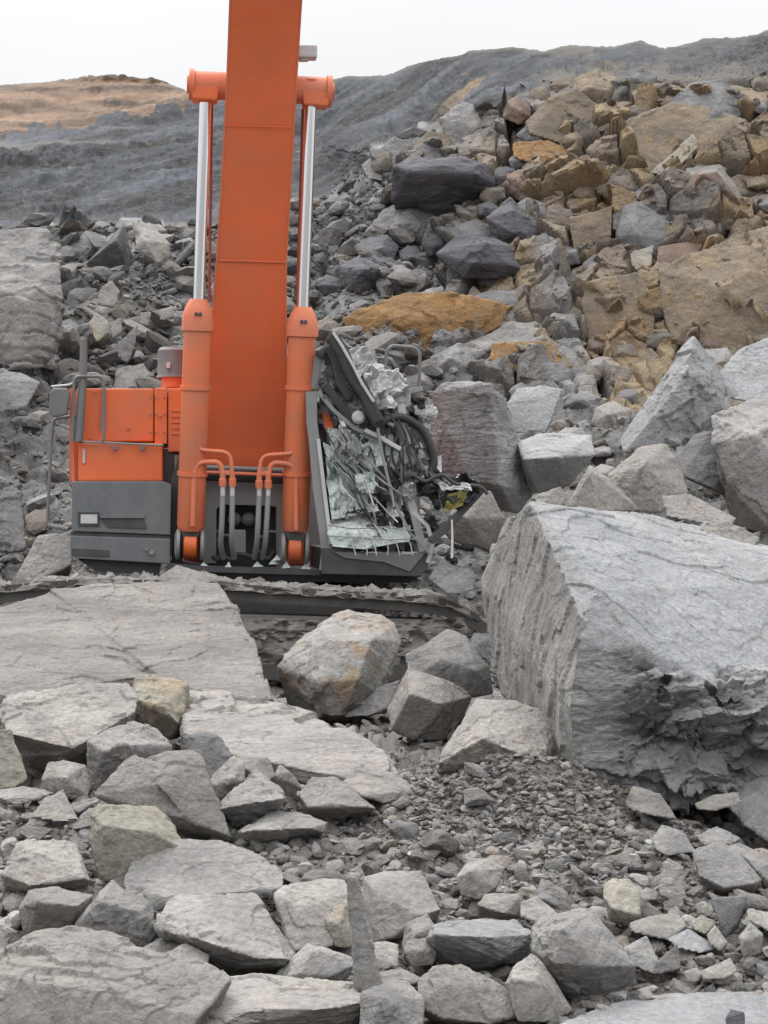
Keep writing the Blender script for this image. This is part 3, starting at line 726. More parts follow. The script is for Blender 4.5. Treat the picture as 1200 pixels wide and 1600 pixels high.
rock('small dark stub of rock standing on the long pale slab', 'slate', [(1134, 1592, .3), (1142, 1577, .9), (1163, 1582, .7), (1163, 1608, .2), (1136, 1608, 0)], d=10.65, group=GF, amp=.5)
rock('block with tan faces behind the flat slates in the right rubble', 'yellow', [(944, 1400, .6), (946, 1382, .9), (958, 1374, 1), (982, 1374, 1), (998, 1392, .8), (999, 1432, .3), (982, 1447, .2), (952, 1432, .3), (957, 1420, 0), (997, 1428, .1)], group=GF, amp=.6)
rock('smooth grey tablet boulder with rounded edges below the gravel crest', 'grey', [(1086, 1330, .8), (1125, 1316, 1), (1150, 1329, .9), (1187, 1374, .4), (1172, 1397, .25), (1132, 1400, .25), (1094, 1368, .35), (1132, 1386, 0), (1178, 1379, .1)], group=GF, amp=.5)
rock('curved grey slab resting right of the smooth tablet boulder', 'grey', [(1139, 1322, .8), (1158, 1319, .9), (1200, 1349, .7), (1250, 1362, .6), (1210, 1372, .1), (1182, 1361, 0), (1170, 1342, .2)], group=GF, amp=.5)
rock('upright pale splintered block left of the smooth tablet boulder', 'bedded', [(1031, 1384, .3), (1037, 1350, .7), (1045, 1341, .9), (1066, 1355, .7), (1071, 1403, .2), (1055, 1409, 0), (1033, 1398, 0)], group=GF)
rock('flat pale slate with split edge above the white pointed one', 'pale', [(986, 1443, .5), (1020, 1432, .9), (1056, 1426, .9), (1071, 1446, .4), (1041, 1468, 0), (989, 1456, .1)], group=GF, amp=.6)
rock('white pointed flat stone in the middle of the right rubble', 'blue', [(1044, 1467, .4), (1076, 1452, .9), (1121, 1480, .4), (1091, 1489, 0), (1058, 1481, 0)], group=GF, amp=.4)
rock('grey slab with curved broken edge left of the upright triangular slate', 'grey', [(974, 1482, .6), (1010, 1462, .9), (1028, 1501, .3), (1021, 1521, .1), (989, 1508, 0), (985, 1485, .3)], group=GF, amp=.6)
rock('triangular slate tilted up beside the white pointed stone', 'grey', [(1027, 1503, .2), (1058, 1475, .7), (1063, 1513, .3), (1022, 1522, 0)], T=.2, group=GF, amp=.4)
rock('long grey slate pointing down left above the yellowish weedy patch', 'pale', [(1088, 1522, .3), (1140, 1497, .9), (1151, 1517, .4), (1136, 1528, .1), (1100, 1530, 0)], group=GF, amp=.6)
rock('small grey cube left of the long grey slate', 'grey', [(1068, 1518, .3), (1090, 1512, .9), (1098, 1522, .6), (1086, 1536, 0), (1074, 1536, 0)], group=GF, amp=.6)
rock('pale wedge stone right of the white pointed stone', 'pale', [(1104, 1462, .4), (1117, 1445, .9), (1136, 1472, .4), (1124, 1486, 0), (1110, 1476, .1)], group=GF, amp=.6)
rock('dark grey bent slab standing near the right frame edge', 'dark', [(1111, 1406, .5), (1140, 1401, .9), (1166, 1402, .9), (1152, 1441, .4), (1132, 1463, 0), (1126, 1440, .1)], group=GF, amp=.6)
rock('whitish egg shaped stone beside the block with tan faces', 'pale', [(997, 1396, .4), (1011, 1386, .9), (1031, 1397, .6), (1024, 1408, .1), (1001, 1408, 0)], group=GF, amp=.5)
rock('greenish white cube stone above the buff egg shaped stone', 'pale', [(1087, 1413, .3), (1101, 1407, .9), (1116, 1421, .6), (1112, 1433, .1), (1090, 1431, 0)], group=GF, amp=.5)
rock('buff egg shaped stone left of the dark bent slab', 'yellow', [(1080, 1441, .4), (1096, 1430, .9), (1120, 1441, .5), (1102, 1461, 0), (1084, 1452, .1)], group=GF, amp=.6)
rock('grey angular boulder near the right edge above the pebbles', 'grey', [(1155, 1463, .4), (1172, 1442, .9), (1191, 1460, .6), (1188, 1487, .2), (1162, 1497, 0), (1165, 1470, 0)], group=GF, amp=.7)
rock('pale oblong block cut by the right frame edge', 'pale', [(1169, 1421, .5), (1200, 1427, .9), (1240, 1440, .8), (1235, 1462, .1), (1200, 1455, 0), (1170, 1438, .1)], group=GF, amp=.6)
rock('tent shaped grey block on the gravel crest below the huge boulder', 'bedded', [(978, 1256, .6), (990, 1229, .9), (1030, 1240, .9), (1056, 1279, .3), (1020, 1274, .0), (990, 1266, .1)], group=GF, amp=.6)
rock('flat grey plate sliding down the gravel above the smooth tablet boulder', 'grey', [(1020, 1312, .7), (1035, 1290, .9), (1066, 1299, .8), (1086, 1331, .3), (1040, 1336, 0), (1026, 1328, .1)], group=GF, amp=.6)
rock('rounded grey lump on the right end of the gravel crest', 'grey', [(1088, 1306, .5), (1120, 1291, .9), (1156, 1310, .6), (1140, 1319, .1), (1100, 1320, 0)], group=GF, amp=.8)
rock('pale stub of stone under the pinkish flat faced slab', 'pale', [(690, 1410, .3), (700, 1403, .8), (716, 1406, .8), (716, 1420, .1), (694, 1422, 0)], group=GF, amp=.5)
rock('brown grey block left of the big rounded rough boulder top', 'grey', [(815, 1410, .5), (838, 1400, .9), (862, 1420, .6), (872, 1432, .3), (845, 1445, 0), (815, 1432, .1)], group=GF, amp=.7)

# ---- behind the cab, right
rock('upright grey slab with striped face right behind the crushed cab', 'layered', [(676, 612, .5), (690, 598, .5), (730, 594, .35), (766, 599, 0.05), (786, 622, .35), (806, 668, .55), (828, 740, .7), (834, 775, .7), (812, 802, .6), (780, 757, 0), (735, 752, .1), (688, 744, .3), (670, 690, .5), (772, 660, 0)], d=25.4, T=1.2, group=GB, amp=.45, bed=((0.1, 0, 1), .05, .012))
rock('brown shaded block under the striped upright slab', 'brown', [(712, 776, .5), (766, 767, .5), (786, 809, .4), (765, 860, .2), (703, 845, .1), (655, 792, .3), (730, 810, 0)], d=24.9, group=GB, amp=.6)
rock('pale square slab leaning behind the striped upright slab', 'blue', [(790, 631, .4), (808, 606, .9), (849, 601, 1), (881, 608, .9), (854, 676, .1), (804, 680, 0)], d=28.4, T=.5, group=GB, amp=.4)
rock('grey block with bright flat top next to the pale square slab', 'blue', [(808, 693, .6), (840, 678, 1), (925, 679, 1), (931, 711, .6), (895, 753, .35), (840, 771, .3), (817, 721, .3), (817, 718, 0), (871, 714, 0)], d=25.6, group=GB, amp=.5)
rock('dark pointed rock with pale left edge behind the huge boulder', 'brown', [(876, 807, .6), (921, 725, .7), (960, 755, .5), (1003, 798, .4), (1003, 815, .4), (900, 820, .3), (924, 735, .2), (930, 800, 0)], d=20.5, group=GB, amp=.5)
rock('tan grey boulder with rounded shoulder behind the dark pointed rock', 'brown', [(948, 744, .5), (997, 698, .9), (1042, 692, 1), (1059, 716, .8), (1075, 770, .5), (1030, 802, .1), (960, 800, .1), (1000, 730, .1)], d=22.8, group=GB, amp=.7)
rock('low brown slab in the dark gap beside the huge boulder', 'brown', [(1032, 775, .5), (1074, 770, .9), (1150, 810, .6), (1138, 826, .1), (1042, 808, 0)], d=20.2, group=GB, amp=.6)
rock('tall pale mottled boulder leaning against the quarry face', 'blue', [(966, 690, .2), (1020, 617, .5), (1060, 549, .7), (1083, 525, .8), (1114, 558, .8), (1133, 600, .6), (1129, 636, .4), (1057, 699, .1), (975, 708, 0), (1075, 580, .15), (1060, 650, .05)], d=28.6, T=1.4, group=GB, amp=1.0)
rock('white rounded boulder at the right edge below the quarry face', 'blue', [(1123, 582, .4), (1155, 545, .8), (1200, 528, 1), (1270, 540, .9), (1270, 640, .2), (1168, 628, 0), (1137, 622, .1)], d=29.8, group=GB, amp=.6)
rock('huge rounded grey boulder cut by the right frame edge', 'grey', [(1110, 649, .6), (1155, 630, .9), (1200, 612, 1), (1300, 605, 1), (1320, 840, .2), (1240, 850, .1), (1200, 826, 0.05), (1168, 792, .15), (1137, 752, .25), (1114, 694, .35), (1180, 680, .1)], d=23.6, T=1.5, group=GB, amp=.7)
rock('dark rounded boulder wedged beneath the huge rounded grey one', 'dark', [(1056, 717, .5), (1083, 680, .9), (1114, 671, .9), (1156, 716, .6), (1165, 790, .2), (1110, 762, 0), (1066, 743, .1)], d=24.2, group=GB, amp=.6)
rock('small mottled stone between the flat topped block and the huge boulder', 'pale', [(833, 775, .5), (876, 760, .9), (886, 780, .6), (868, 807, .1), (840, 794, 0)], d=22.6, group=GB, amp=.9)
rock('pale ledge of broken stone on the back of the huge boulder', 'pale', [(1090, 818, .6), (1130, 812, .9), (1190, 840, .7), (1170, 862, .1), (1110, 850, 0)], d=17.0, group=GB, amp=1.2)
rock('splintered dark stone at the lower right corner of the cab', 'dark', [(668, 905, .6), (690, 872, .9), (745, 900, .5), (740, 925, .1), (700, 930, 0)], d=22.0, group=GB)
# ---- behind, left
rock('dark peaked block with lit upper edge high in the left talus', 'dark', [(134, 412, .2), (178, 366, .3), (194, 349, .9), (207, 400, .6), (201, 432, .3), (140, 432, .3), (181, 374, 0), (170, 420, .25)], d=40.6, group=GB, amp=.6)
rock('pale egg shaped boulder beside the dark peaked block', 'pale', [(206, 345, .6), (237, 349, .9), (266, 381, .6), (266, 403, .3), (247, 413, .1), (212, 390, .1), (225, 375, 0)], d=40.2, group=GB, amp=.6)
rock('large pale bedded block at the left frame edge of the talus', 'grey', [(-70, 420, .6), (0, 414, .8), (94, 411, .8), (101, 460, .5), (95, 528, .3), (67, 573, .1), (28, 577, .1), (-70, 545, .2), (40, 470, 0.05)], d=34.6, T=1.3, group=GB, amp=.9, bed=((0.05, 0, 1), .16, .06))
rock('grey rubble ledge on top of the pale bedded block', 'grey', [(-60, 362, .8), (0, 359, .9), (72, 355, 1), (98, 381, .8), (95, 414, .3), (0, 418, .1), (-60, 418, .1)], d=37.6, group=GB, amp=1.4)
rock('yellow grey block with shaded base in the left talus above the hood', 'yellow', [(137, 506, .4), (150, 487, .9), (169, 500, .8), (172, 520, .4), (150, 535, 0)], d=36.2, group=GB, amp=.6)
rock('small squarish block touching the yellow grey one', 'pale', [(169, 504, .5), (190, 496, .9), (191, 516, .5), (175, 530, 0)], d=36.0, group=GB, amp=.6)
rock('pale broken stone midway up the left talus', 'pale', [(150, 476, .3), (156, 452, .7), (175, 437, .9), (188, 454, .6), (181, 482, .1)], d=37.0, group=GB, amp=.8)
rock('narrow upright grey flake left of the orange cylinder', 'grey', [(181, 540, .5), (216, 505, .9), (212, 540, .5), (200, 570, 0), (184, 560, .1)], d=34.8, T=.35, group=GB, amp=.5)
rock('flat topped stone near the left cylinder collar', 'grey', [(244, 485, .5), (272, 477, .9), (273, 494, .5), (250, 502, 0)], d=36.6, group=GB, amp=.6)
rock('squarish grey stone between the flake and the flat topped stone', 'grey', [(219, 488, .6), (237, 486, .9), (232, 510, .2), (218, 508, 0)], d=36.4, group=GB, amp=.6)
rock('dark rounded boulder at the left frame edge behind the mirror', 'dark', [(-60, 590, .5), (0, 574, .9), (40, 586, .8), (66, 596, .5), (40, 640, .1), (-60, 650, 0)], d=32.5, group=GB, amp=.8)
rock('pale slab propped beside the grey tool box', 'grey', [(15, 915, .3), (60, 836, .9), (112, 830, .9), (113, 882, .3), (60, 908, 0)], d=25.2, T=.6, group=GB, amp=.5, bed=((.2, 0, 1), .1, .03))
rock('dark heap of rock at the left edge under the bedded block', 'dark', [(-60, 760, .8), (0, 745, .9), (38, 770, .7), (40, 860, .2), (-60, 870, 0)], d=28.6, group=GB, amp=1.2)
rock('low grey stone between the slab and the deck front', 'grey', [(240, 905, .4), (275, 882, .9), (322, 895, .7), (330, 912, .2), (260, 916, 0)], d=21.9, group=GB, amp=.7)

# ---- blocks in the quarry face
rock('big black slate block hollowed under a pale ledge in the quarry face', 'slate', [(612, 318, .5), (616, 262, .15), (649, 247, .2), (716, 246, .25), (755, 256, .2), (778, 288, .3), (768, 334, .6), (713, 358, .75), (655, 338, .65), (640, 268, 0), (690, 262, 0), (745, 272, 0)], d=41.0, T=2.0, group=GC, amp=.9, gc_out=.8)
rock('dark slate boulder with sharp crest, right of the black slate block', 'slate', [(757, 340, .4), (797, 308, .8), (850, 362, .5), (842, 388, .4), (780, 392, 0.3), (800, 330, .2), (800, 362, 0)], d=40.2, T=1.3, group=GC, amp=.7, gc_out=.75)
rock('grey slate boulder with fanned ridges below the sharp crested one', 'slate', [(681, 398, .5), (716, 363, .9), (760, 363, .9), (838, 390, .7), (839, 425, .3), (777, 437, .2), (723, 436, .2), (760, 378, .1), (740, 410, 0), (800, 415, 0.1)], d=39.4, T=1.6, group=GC, amp=.8, gc_out=.75)
rock('dark layered slate block above the ochre rock face', 'slate', [(526, 415, .4), (581, 393, .8), (625, 410, .7), (636, 425, .5), (561, 463, .25), (544, 452, .2), (570, 420, 0)], d=39.3, group=GC, T=1.4, gc_out=.7, bed=((.25, 0, .95), .1, .05))
rock('broad flat faced ochre block behind the crushed cab', 'ochre', [(535, 499, .35), (561, 482, .4), (635, 457, .5), (682, 457, .5), (709, 490, .3), (800, 478, .5), (786, 509, .3), (716, 540, .1), (669, 571, 0), (625, 575, 0), (556, 562, .1), (640, 500, 0.05)], d=36.6, T=1.3, group=GC, amp=.8, gc_out=.38)
rock('pale grey slab leaning high above the black slate block', 'grey', [(563, 259, .4), (615, 214, .9), (645, 221, .9), (650, 252, .6), (601, 284, .1), (575, 280, .1)], d=43.4, group=GC, amp=.6)
rock('brown square block behind the pale leaning slab', 'tan', [(644, 229, .5), (669, 204, .9), (703, 211, .9), (714, 229, .6), (697, 253, .1), (651, 250, 0)], d=43.2, group=GC, amp=.7)
rock('grey broken ledge between the black slate block and the ridged boulder', 'dark', [(670, 343, .5), (696, 332, .9), (715, 362, .6), (678, 390, 0), (660, 375, .2)], d=40.0, group=GC)
rock('orange brown block at the foot of the grey gully', 'ochre', [(768, 536, .4), (817, 534, .5), (862, 532, .5), (882, 561, .2), (870, 587, 0), (800, 581, 0), (764, 564, .1)], d=36.0, T=.9, group=GC, amp=.6)
rock('grey ledge rock between the ochre face and the orange brown block', 'grey', [(690, 560, .3), (720, 540, .6), (800, 500, .9), (850, 505, .8), (850, 532, .2), (765, 545, 0), (720, 578, 0)], d=36.2, T=1.0, group=GC, amp=1.2, bed=((.3, 0, 1), .1, .05))
rock('wide tan slab with black crack along its right side', 'tan', [(820, 190, .4), (857, 154, .7), (900, 136, .9), (943, 169, .7), (908, 230, .2), (871, 223, .1), (828, 209, .1)], d=45.0, T=1.2, group=GC, amp=.5)
rock('broad brown mass of rock with curved crack near the top of the face', 'tan', [(914, 233, .3), (978, 186, .6), (1049, 161, .8), (1120, 171, .8), (1171, 187, .7), (1142, 216, .4), (1049, 245, .2), (1014, 277, 0), (950, 273, 0)], d=44.2, T=1.3, group=GC, amp=.8)
rock('arched rock with maroon hollow under a grey rim', 'maroon', [(1058, 310, .3), (1085, 271, .2), (1120, 267, .2), (1157, 314, .2), (1157, 344, .5), (1103, 352, .5), (1066, 338, .5), (1100, 272, 0), (1110, 340, .6)], d=42.0, T=1.1, group=GC, amp=.8)
rock('grey rim stone over the maroon hollow', 'pale', [(965, 312, .5), (1010, 285, .8), (1070, 262, .9), (1125, 258, .9), (1160, 300, .6), (1165, 330, .3), (1150, 318, .1), (1115, 272, 0), (1060, 290, 0), (1000, 312, .1)], d=41.7, T=.8, group=GC, amp=1.0)
rock('tall tan brown slab with square outline in the middle of the face', 'tan', [(915, 440, .5), (996, 424, .6), (1025, 468, .4), (1022, 543, .1), (920, 545, 0), (908, 475, .2)], d=38.0, T=.9, group=GC, amp=.5)
rock('massive rough yellow brown block at the right of the face', 'tan', [(1027, 422, .4), (1120, 379, .7), (1200, 357, .9), (1290, 350, .9), (1290, 560, 0), (1156, 555, 0), (1048, 538, 0), (1030, 475, .2), (1130, 450, .1)], d=37.6, T=1.8, group=GC, amp=1.1)
rock('buff block above the tall tan brown slab', 'tan', [(888, 341, .5), (957, 321, .8), (954, 390, .3), (917, 423, 0), (895, 387, .1)], d=40.2, T=.9, group=GC, amp=.6)
rock('light tan brick shaped stone in the face right of the buff block', 'yellow', [(938, 412, .4), (1022, 382, .9), (1018, 416, .3), (960, 430, 0)], d=39.4, T=.7, group=GC, amp=.5)
rock('brown stone left of the massive rough block top', 'maroon', [(1027, 384, .5), (1103, 371, .9), (1086, 412, .3), (1023, 427, 0)], d=39.5, T=.7, group=GC, amp=.7)
rock('bright ochre ledge below the wide tan slab', 'ochre', [(798, 223, .6), (857, 218, .9), (894, 236, .7), (905, 280, .1), (853, 260, 0), (800, 246, .1)], d=43.6, T=.8, group=GC, amp=.9)
rock('pale buff splinters of rock lying across the brown mass', 'yellow', [(1013, 272, .3), (1050, 250, .6), (1085, 207, .9), (1093, 229, .5), (1050, 274, 0)], d=42.7, T=.5, group=GC, amp=.7)
rock('buff band of stone under the skyline on the right', 'tan', [(985, 142, .5), (1030, 130, .8), (1075, 133, .9), (1090, 150, .5), (1040, 160, .1), (990, 158, 0)], d=45.6, T=.8, group=GC, amp=.8)
rock('tan block by a black cleft near the right skyline', 'tan', [(1118, 150, .4), (1130, 132, .8), (1210, 140, .9), (1210, 165, .2), (1150, 166, 0)], d=45.3, T=.8, group=GC, amp=.6)
rock('dark grey block beside the buff block in the face', 'dark', [(955, 335, .5), (1000, 325, .9), (1010, 350, .4), (985, 365, 0), (958, 360, .1)], d=41.2, group=GC)
rock('reddish tan block on the left side of the grey gully', 'tan', [(845, 385, .5), (875, 370, .9), (893, 420, .6), (893, 490, .2), (868, 480, 0), (850, 430, .1)], d=39.3, T=.9, group=GC, amp=.7)

# ---- loose single stones of the front rubble, then the uncountable rest
def stone_mesh(level, seed, flat=1.0):
    bm = bmesh.new(); bmesh.ops.create_icosphere(bm, subdivisions=level, radius=1.0)
    co = np.array([v.co[:] for v in bm.verts]); rg = np.random.RandomState(seed)
    n = rg.normal(size=(9, 3)); n /= np.linalg.norm(n, axis=1, keepdims=True); dd = rg.uniform(0.5, 0.95, 9)
    r = np.ones(len(co)) * 1.1
    for a, b in zip(n, dd):
        k = co @ a
        r = np.minimum(r, np.where(k > 0.05, b / np.maximum(k, 0.05), 9))
    r *= 1 + 0.05 * fbm(co * 2.2 + seed, 4, seed)
    co = co * r[:, None] * np.array([rg.uniform(.8, 1.3), rg.uniform(.7, 1.0), rg.uniform(.45, .85) * flat])
    fc = np.array([[v.index for v in f.verts] for f in bm.faces]); bm.free()
    return co, fc

rg = np.random.RandomState(5)
def rot_to(n, a):
    z = Vector(n); q = Vector((0, 0, 1)).rotation_difference(z).to_matrix() @ Matrix.Rotation(a, 3, 'Z')
    return np.array(q)
# (0) broken blocks that make up the quarry face between the named ones
def inside(u, v, poly_list, grow=1.0):
    for q in poly_list:
        c = (q.min(0) + q.max(0)) / 2; e = (q.max(0) - q.min(0)) / 2 * grow
        if ((u - c[0]) / e[0]) ** 2 + ((v - c[1]) / e[1]) ** 2 < 1: return True
    return False
FACE = {'tan': ('tan block wedged in the fractured quarry face', 'tan blocks of the quarry face'),
        'faceblock': ('grey brown block wedged in the fractured quarry face', 'grey brown blocks of the quarry face'),
        'maroon': ('dark reddish block wedged in the fractured quarry face', 'reddish blocks of the quarry face'),
        'dark': ('dark grey block wedged in the fractured quarry face', 'dark grey blocks of the quarry face'),
        'grey': ('pale grey block wedged in the fractured quarry face', 'grey blocks of the quarry face')}
done, tries = [], 0
rg = np.random.RandomState(21)
while len(done) < 55 and tries < 6000:
    tries += 1
    u = rg.uniform(640, 1215); v = rg.uniform(110, 590)
    ed = np.interp(u, [640, 700, 780, 850, 950, 1050, 1200], [212, 190, 160, 128, 118, 122, 118])
    if v < ed + 6 or (u < 700 and v > 350): continue
    r = float(np.clip(20 + rg.pareto(1.5) * 14, 20, 58)) * (0.7 if v < 170 else 1)
    if inside(u, v, HEROES, 0.8) or any((u - a) ** 2 + (v - b) ** 2 < (0.85 * (r + c)) ** 2 for a, b, c in done): continue
    done.append((u, v, r))
    nn = rg.randint(5, 8); a0 = rg.uniform(0, 6.28); asp = rg.uniform(.6, .95)
    ring = [(u + r * rg.uniform(.8, 1.2) * math.cos(a0 + k * 6.283 / nn), v + asp * r * rg.uniform(.8, 1.2) * math.sin(a0 + k * 6.283 / nn)) for k in range(nn)]
    pts = [(a, b, float(np.clip(.35 - .5 * (b - v) / r + rg.uniform(-.15, .15), 0, 1))) for a, b in ring]
    pts += [(u + rg.uniform(-.4, .4) * r, v + rg.uniform(-.3, .3) * r, -0.12), (u + rg.uniform(-.4, .4) * r, v + rg.uniform(-.1, .3) * r, -0.05)]
    pr = rg.rand()
    mt = ('dark' if pr < .16 else 'tan' if pr < .44 else 'faceblock' if pr < .82 else 'maroon' if pr < .9 else 'tan') if u > 740 + 40 * rg.normal() else ('dark' if v > 240 else 'grey')
    rock(FACE[mt][0], mt, pts, group=GC, T=rg.uniform(1.0, 1.8) * r * 40 / F, amp=.9, gc_out=.3)['group'] = FACE[mt][1]

def fill(count, u0, u1, v0, v1, r0, r1, mats, grp, keep, seed, out, tk, labels):
    rg = np.random.RandomState(seed); done, tries = [], 0
    while len(done) < count and tries < 4000:
        tries += 1
        u, v = rg.uniform(u0, u1), rg.uniform(v0, v1)
        if not keep(u, v): continue
        r = rg.uniform(r0, r1) if rg.rand() < .6 else r0
        if inside(u, v, HEROES, .7) or any((u - a) ** 2 + (v - b) ** 2 < (0.75 * (r + c)) ** 2 for a, b, c in done): continue
        done.append((u, v, r)); nn = rg.randint(5, 8); a0 = rg.uniform(0, 6.28); asp = rg.uniform(.6, .95)
        pts = [(u + r * rg.uniform(.8, 1.25) * math.cos(a0 + k * 6.283 / nn), v + asp * r * rg.uniform(.8, 1.25) * math.sin(a0 + k * 6.283 / nn)) for k in range(nn)]
        pts = [(a, b, float(np.clip(.4 - .55 * (b - v) / r + rg.uniform(-.15, .15), 0, 1))) for a, b in pts]
        pts += [(u + rg.uniform(-.4, .4) * r, v + rg.uniform(-.3, .2) * r, -0.15), (u + rg.uniform(-.4, .4) * r, v + rg.uniform(-.1, .3) * r, -0.05)]
        m = mats[rg.randint(len(mats))]
        rock(labels[m][0], m, pts, group=GC, T=tk * r * dg(v, u) / F, amp=.9, gc_out=out)['group'] = labels[m][1]
fill(15, 505, 850, 235, 450, 20, 40, ['slate', 'slate', 'dark'], GC, lambda u, v: v > 450 - (u - 505) * .75 and v < 465 - (u - 700) * .1 and u < 845, 61, .6, 1.5,
     {'slate': ('near black slate block in the dark cluster above the ochre face', 'slate blocks of the dark cluster'), 'dark': ('dark grey block in the dark cluster above the ochre face', 'dark grey blocks of the dark cluster')})
fill(26, -10, 310, 352, 610, 15, 40, ['grey', 'dark', 'dark', 'brown'], GB, lambda u, v: u > 100 or v > 590, 62, .45, 1.3,
     {'grey': ('grey block in the talus slope left of the boom', 'grey blocks of the left talus'), 'dark': ('dark block in the talus slope left of the boom', 'dark blocks of the left talus'), 'brown': ('brownish block in the talus slope left of the boom', 'brownish blocks of the left talus')})
fill(20, 640, 1215, 560, 800, 18, 42, ['grey', 'grey', 'brown', 'dark'], GB, lambda u, v: v < 720 or u > 860, 63, .5, 1.3,
     {'grey': ('grey block packed in the heap between the cab and the quarry face', 'grey blocks of the heap beside the cab'), 'dark': ('dark block packed in the heap between the cab and the quarry face', 'dark blocks of the heap beside the cab'), 'brown': ('brownish block packed in the heap between the cab and the quarry face', 'brownish blocks of the heap beside the cab')})

# (1) separate stones
kinds = [('small pale angular stone lying loose in the front rubble', 'pale', 'pale loose stones in the front rubble'),
         ('small grey angular stone lying loose in the front rubble', 'grey', 'grey loose stones in the front rubble'),
         ('small brownish stone lying loose in the front rubble', 'brown', 'brownish loose stones in the front rubble'),
         ('small flat slate flake lying loose in the front rubble', 'bedded', 'loose slate flakes in the front rubble')]
protos = [[], [], [], []]
for k, (lab, mt, grp) in enumerate(kinds):
    for s in range(6):
        co, fc = stone_mesh(5, 300 + k * 20 + s, 0.5 if k == 3 else 1.0)
        me = fast_mesh('stone', co, fc); roughen(me, 1.0, 900 + k * 40 + s, 1.2); smooth(me, True); me.materials.append(MATS[mt])
        protos[k].append(me)
rg = np.random.RandomState(5)
done, tries = [], 0
while len(done) < 292 and tries < 40000:
    tries += 1
    u = rg.uniform(-20, 1220); v = rg.uniform(1195, 1605)
    if v < 1325 and rg.rand() < (0.85 if 640 < u < 1000 else 0.4): continue
    if u > 620 and rg.rand() < 0.3: continue
    size = float(np.clip(0.045 + rg.pareto(1.7) * 0.035, 0.045, 0.16)) * (0.75 if v < 1320 else 1)
    dd = dg(v, u); r = size * F / dd
    if v < 1250 and u < 640: continue
    if inside(u, v - .4 * r, HEROES, 0.85) or any((u - a) ** 2 + (1.5 * (v - b)) ** 2 < (0.62 * (r + c)) ** 2 for a, b, c in done): continue
    done.append((u, v, r))
    x, n = on_ground(np.array([u]), np.array([v])); x = x[0]
    k = rg.choice(4, p=[.34, .34, .2, .12])
    o = link('stone', protos[k][rg.randint(6)])
    R = rot_to((rg.normal() * .4, rg.normal() * .4 - .3, 1), rg.uniform(0, 6.28))
    o.matrix_world = Matrix.Translation(tuple(x + np.array([0, 0, size * 0.3]))) @ Matrix(R.tolist()).to_4x4() @ Matrix.Diagonal((size * rg.uniform(.85, 1.3), size * rg.uniform(.8, 1.1), size * rg.uniform(.85, 1.15), 1))
    tag(o, kinds[k][0], 'stone', kinds[k][2])

# (2) rubble nobody could count
def heap(name, label, U, V, SZ, pts, cols, seed, grp=None):
    rg = np.random.RandomState(seed)
    pool = [stone_mesh(2, 500 + i, 0.8) for i in range(24)]
    vs, fs, cs, base = [], [], [], 0
    for i in range(len(U)):
        co, fc = pool[rg.randint(24)]
        R = rot_to((rg.normal() * .5, rg.normal() * .5, 1), rg.uniform(0, 6.28))
        c = (co * SZ[i]) @ R.T + pts[i] + np.array([0, 0, SZ[i] * 0.2])
        vs.append(c); fs.append(fc + base); base += len(co)
        cs.append(np.repeat(cols[i][None, :], len(co), 0))
    me = fast_mesh(name, np.concatenate(vs), np.concatenate(fs)); smooth(me, False); colour_attr(me, np.concatenate(cs))
    return tag(link(name, me, MATS['rubble']), label, name.replace('_', ' '), kind='stuff')

rg = np.random.RandomState(11)
n = 18500
u = rg.uniform(-220, 1460, n * 2); v = 1180 + (1640 - 1180) * rg.rand(n * 2) ** 1.0
dense = 0.35 + 0.65 * (vnoise(np.stack([u / 70, v / 45, u * 0], 1), 12) * .5 + .5)
dense = np.where((u > 600) & (v < 1420), dense + .5, dense)
keep = rg.rand(n * 2) < dense; u, v = u[keep][:n], v[keep][:n]
ub, vb = rg.uniform(630, 1040, 4500), rg.uniform(1195, 1330, 4500)
u = np.concatenate([u, ub]); v = np.concatenate([v, vb])
x, _ = on_ground(u, v)
sz = np.clip(0.013 * (1 + rg.pareto(1.7, len(u))), 0.013, 0.085)
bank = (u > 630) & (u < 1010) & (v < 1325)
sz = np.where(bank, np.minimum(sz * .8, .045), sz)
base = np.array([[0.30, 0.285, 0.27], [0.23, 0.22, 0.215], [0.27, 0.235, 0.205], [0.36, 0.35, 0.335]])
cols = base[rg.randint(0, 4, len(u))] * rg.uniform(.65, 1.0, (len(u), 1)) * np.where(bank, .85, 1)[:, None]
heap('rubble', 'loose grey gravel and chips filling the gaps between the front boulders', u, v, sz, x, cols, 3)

n = 8000
u = rg.uniform(-220, 1460, n * 2); v = rg.uniform(655, 1175, n * 2)
keep = (rg.rand(n * 2) < 0.5); u, v = u[keep][:n], v[keep][:n]
x, _ = on_ground(u, v)
sz = np.clip(0.028 * (1 + rg.pareto(1.8, len(u))), 0.02, 0.3)
sz = np.where(v > 900, np.clip(sz, .015, .09), sz)
cols = base[rg.randint(0, 4, len(u))] * rg.uniform(.45, .9, (len(u), 1))
heap('talus_rubble', 'grey broken rock covering the slope behind the machine', u, v, sz, x, cols, 4)

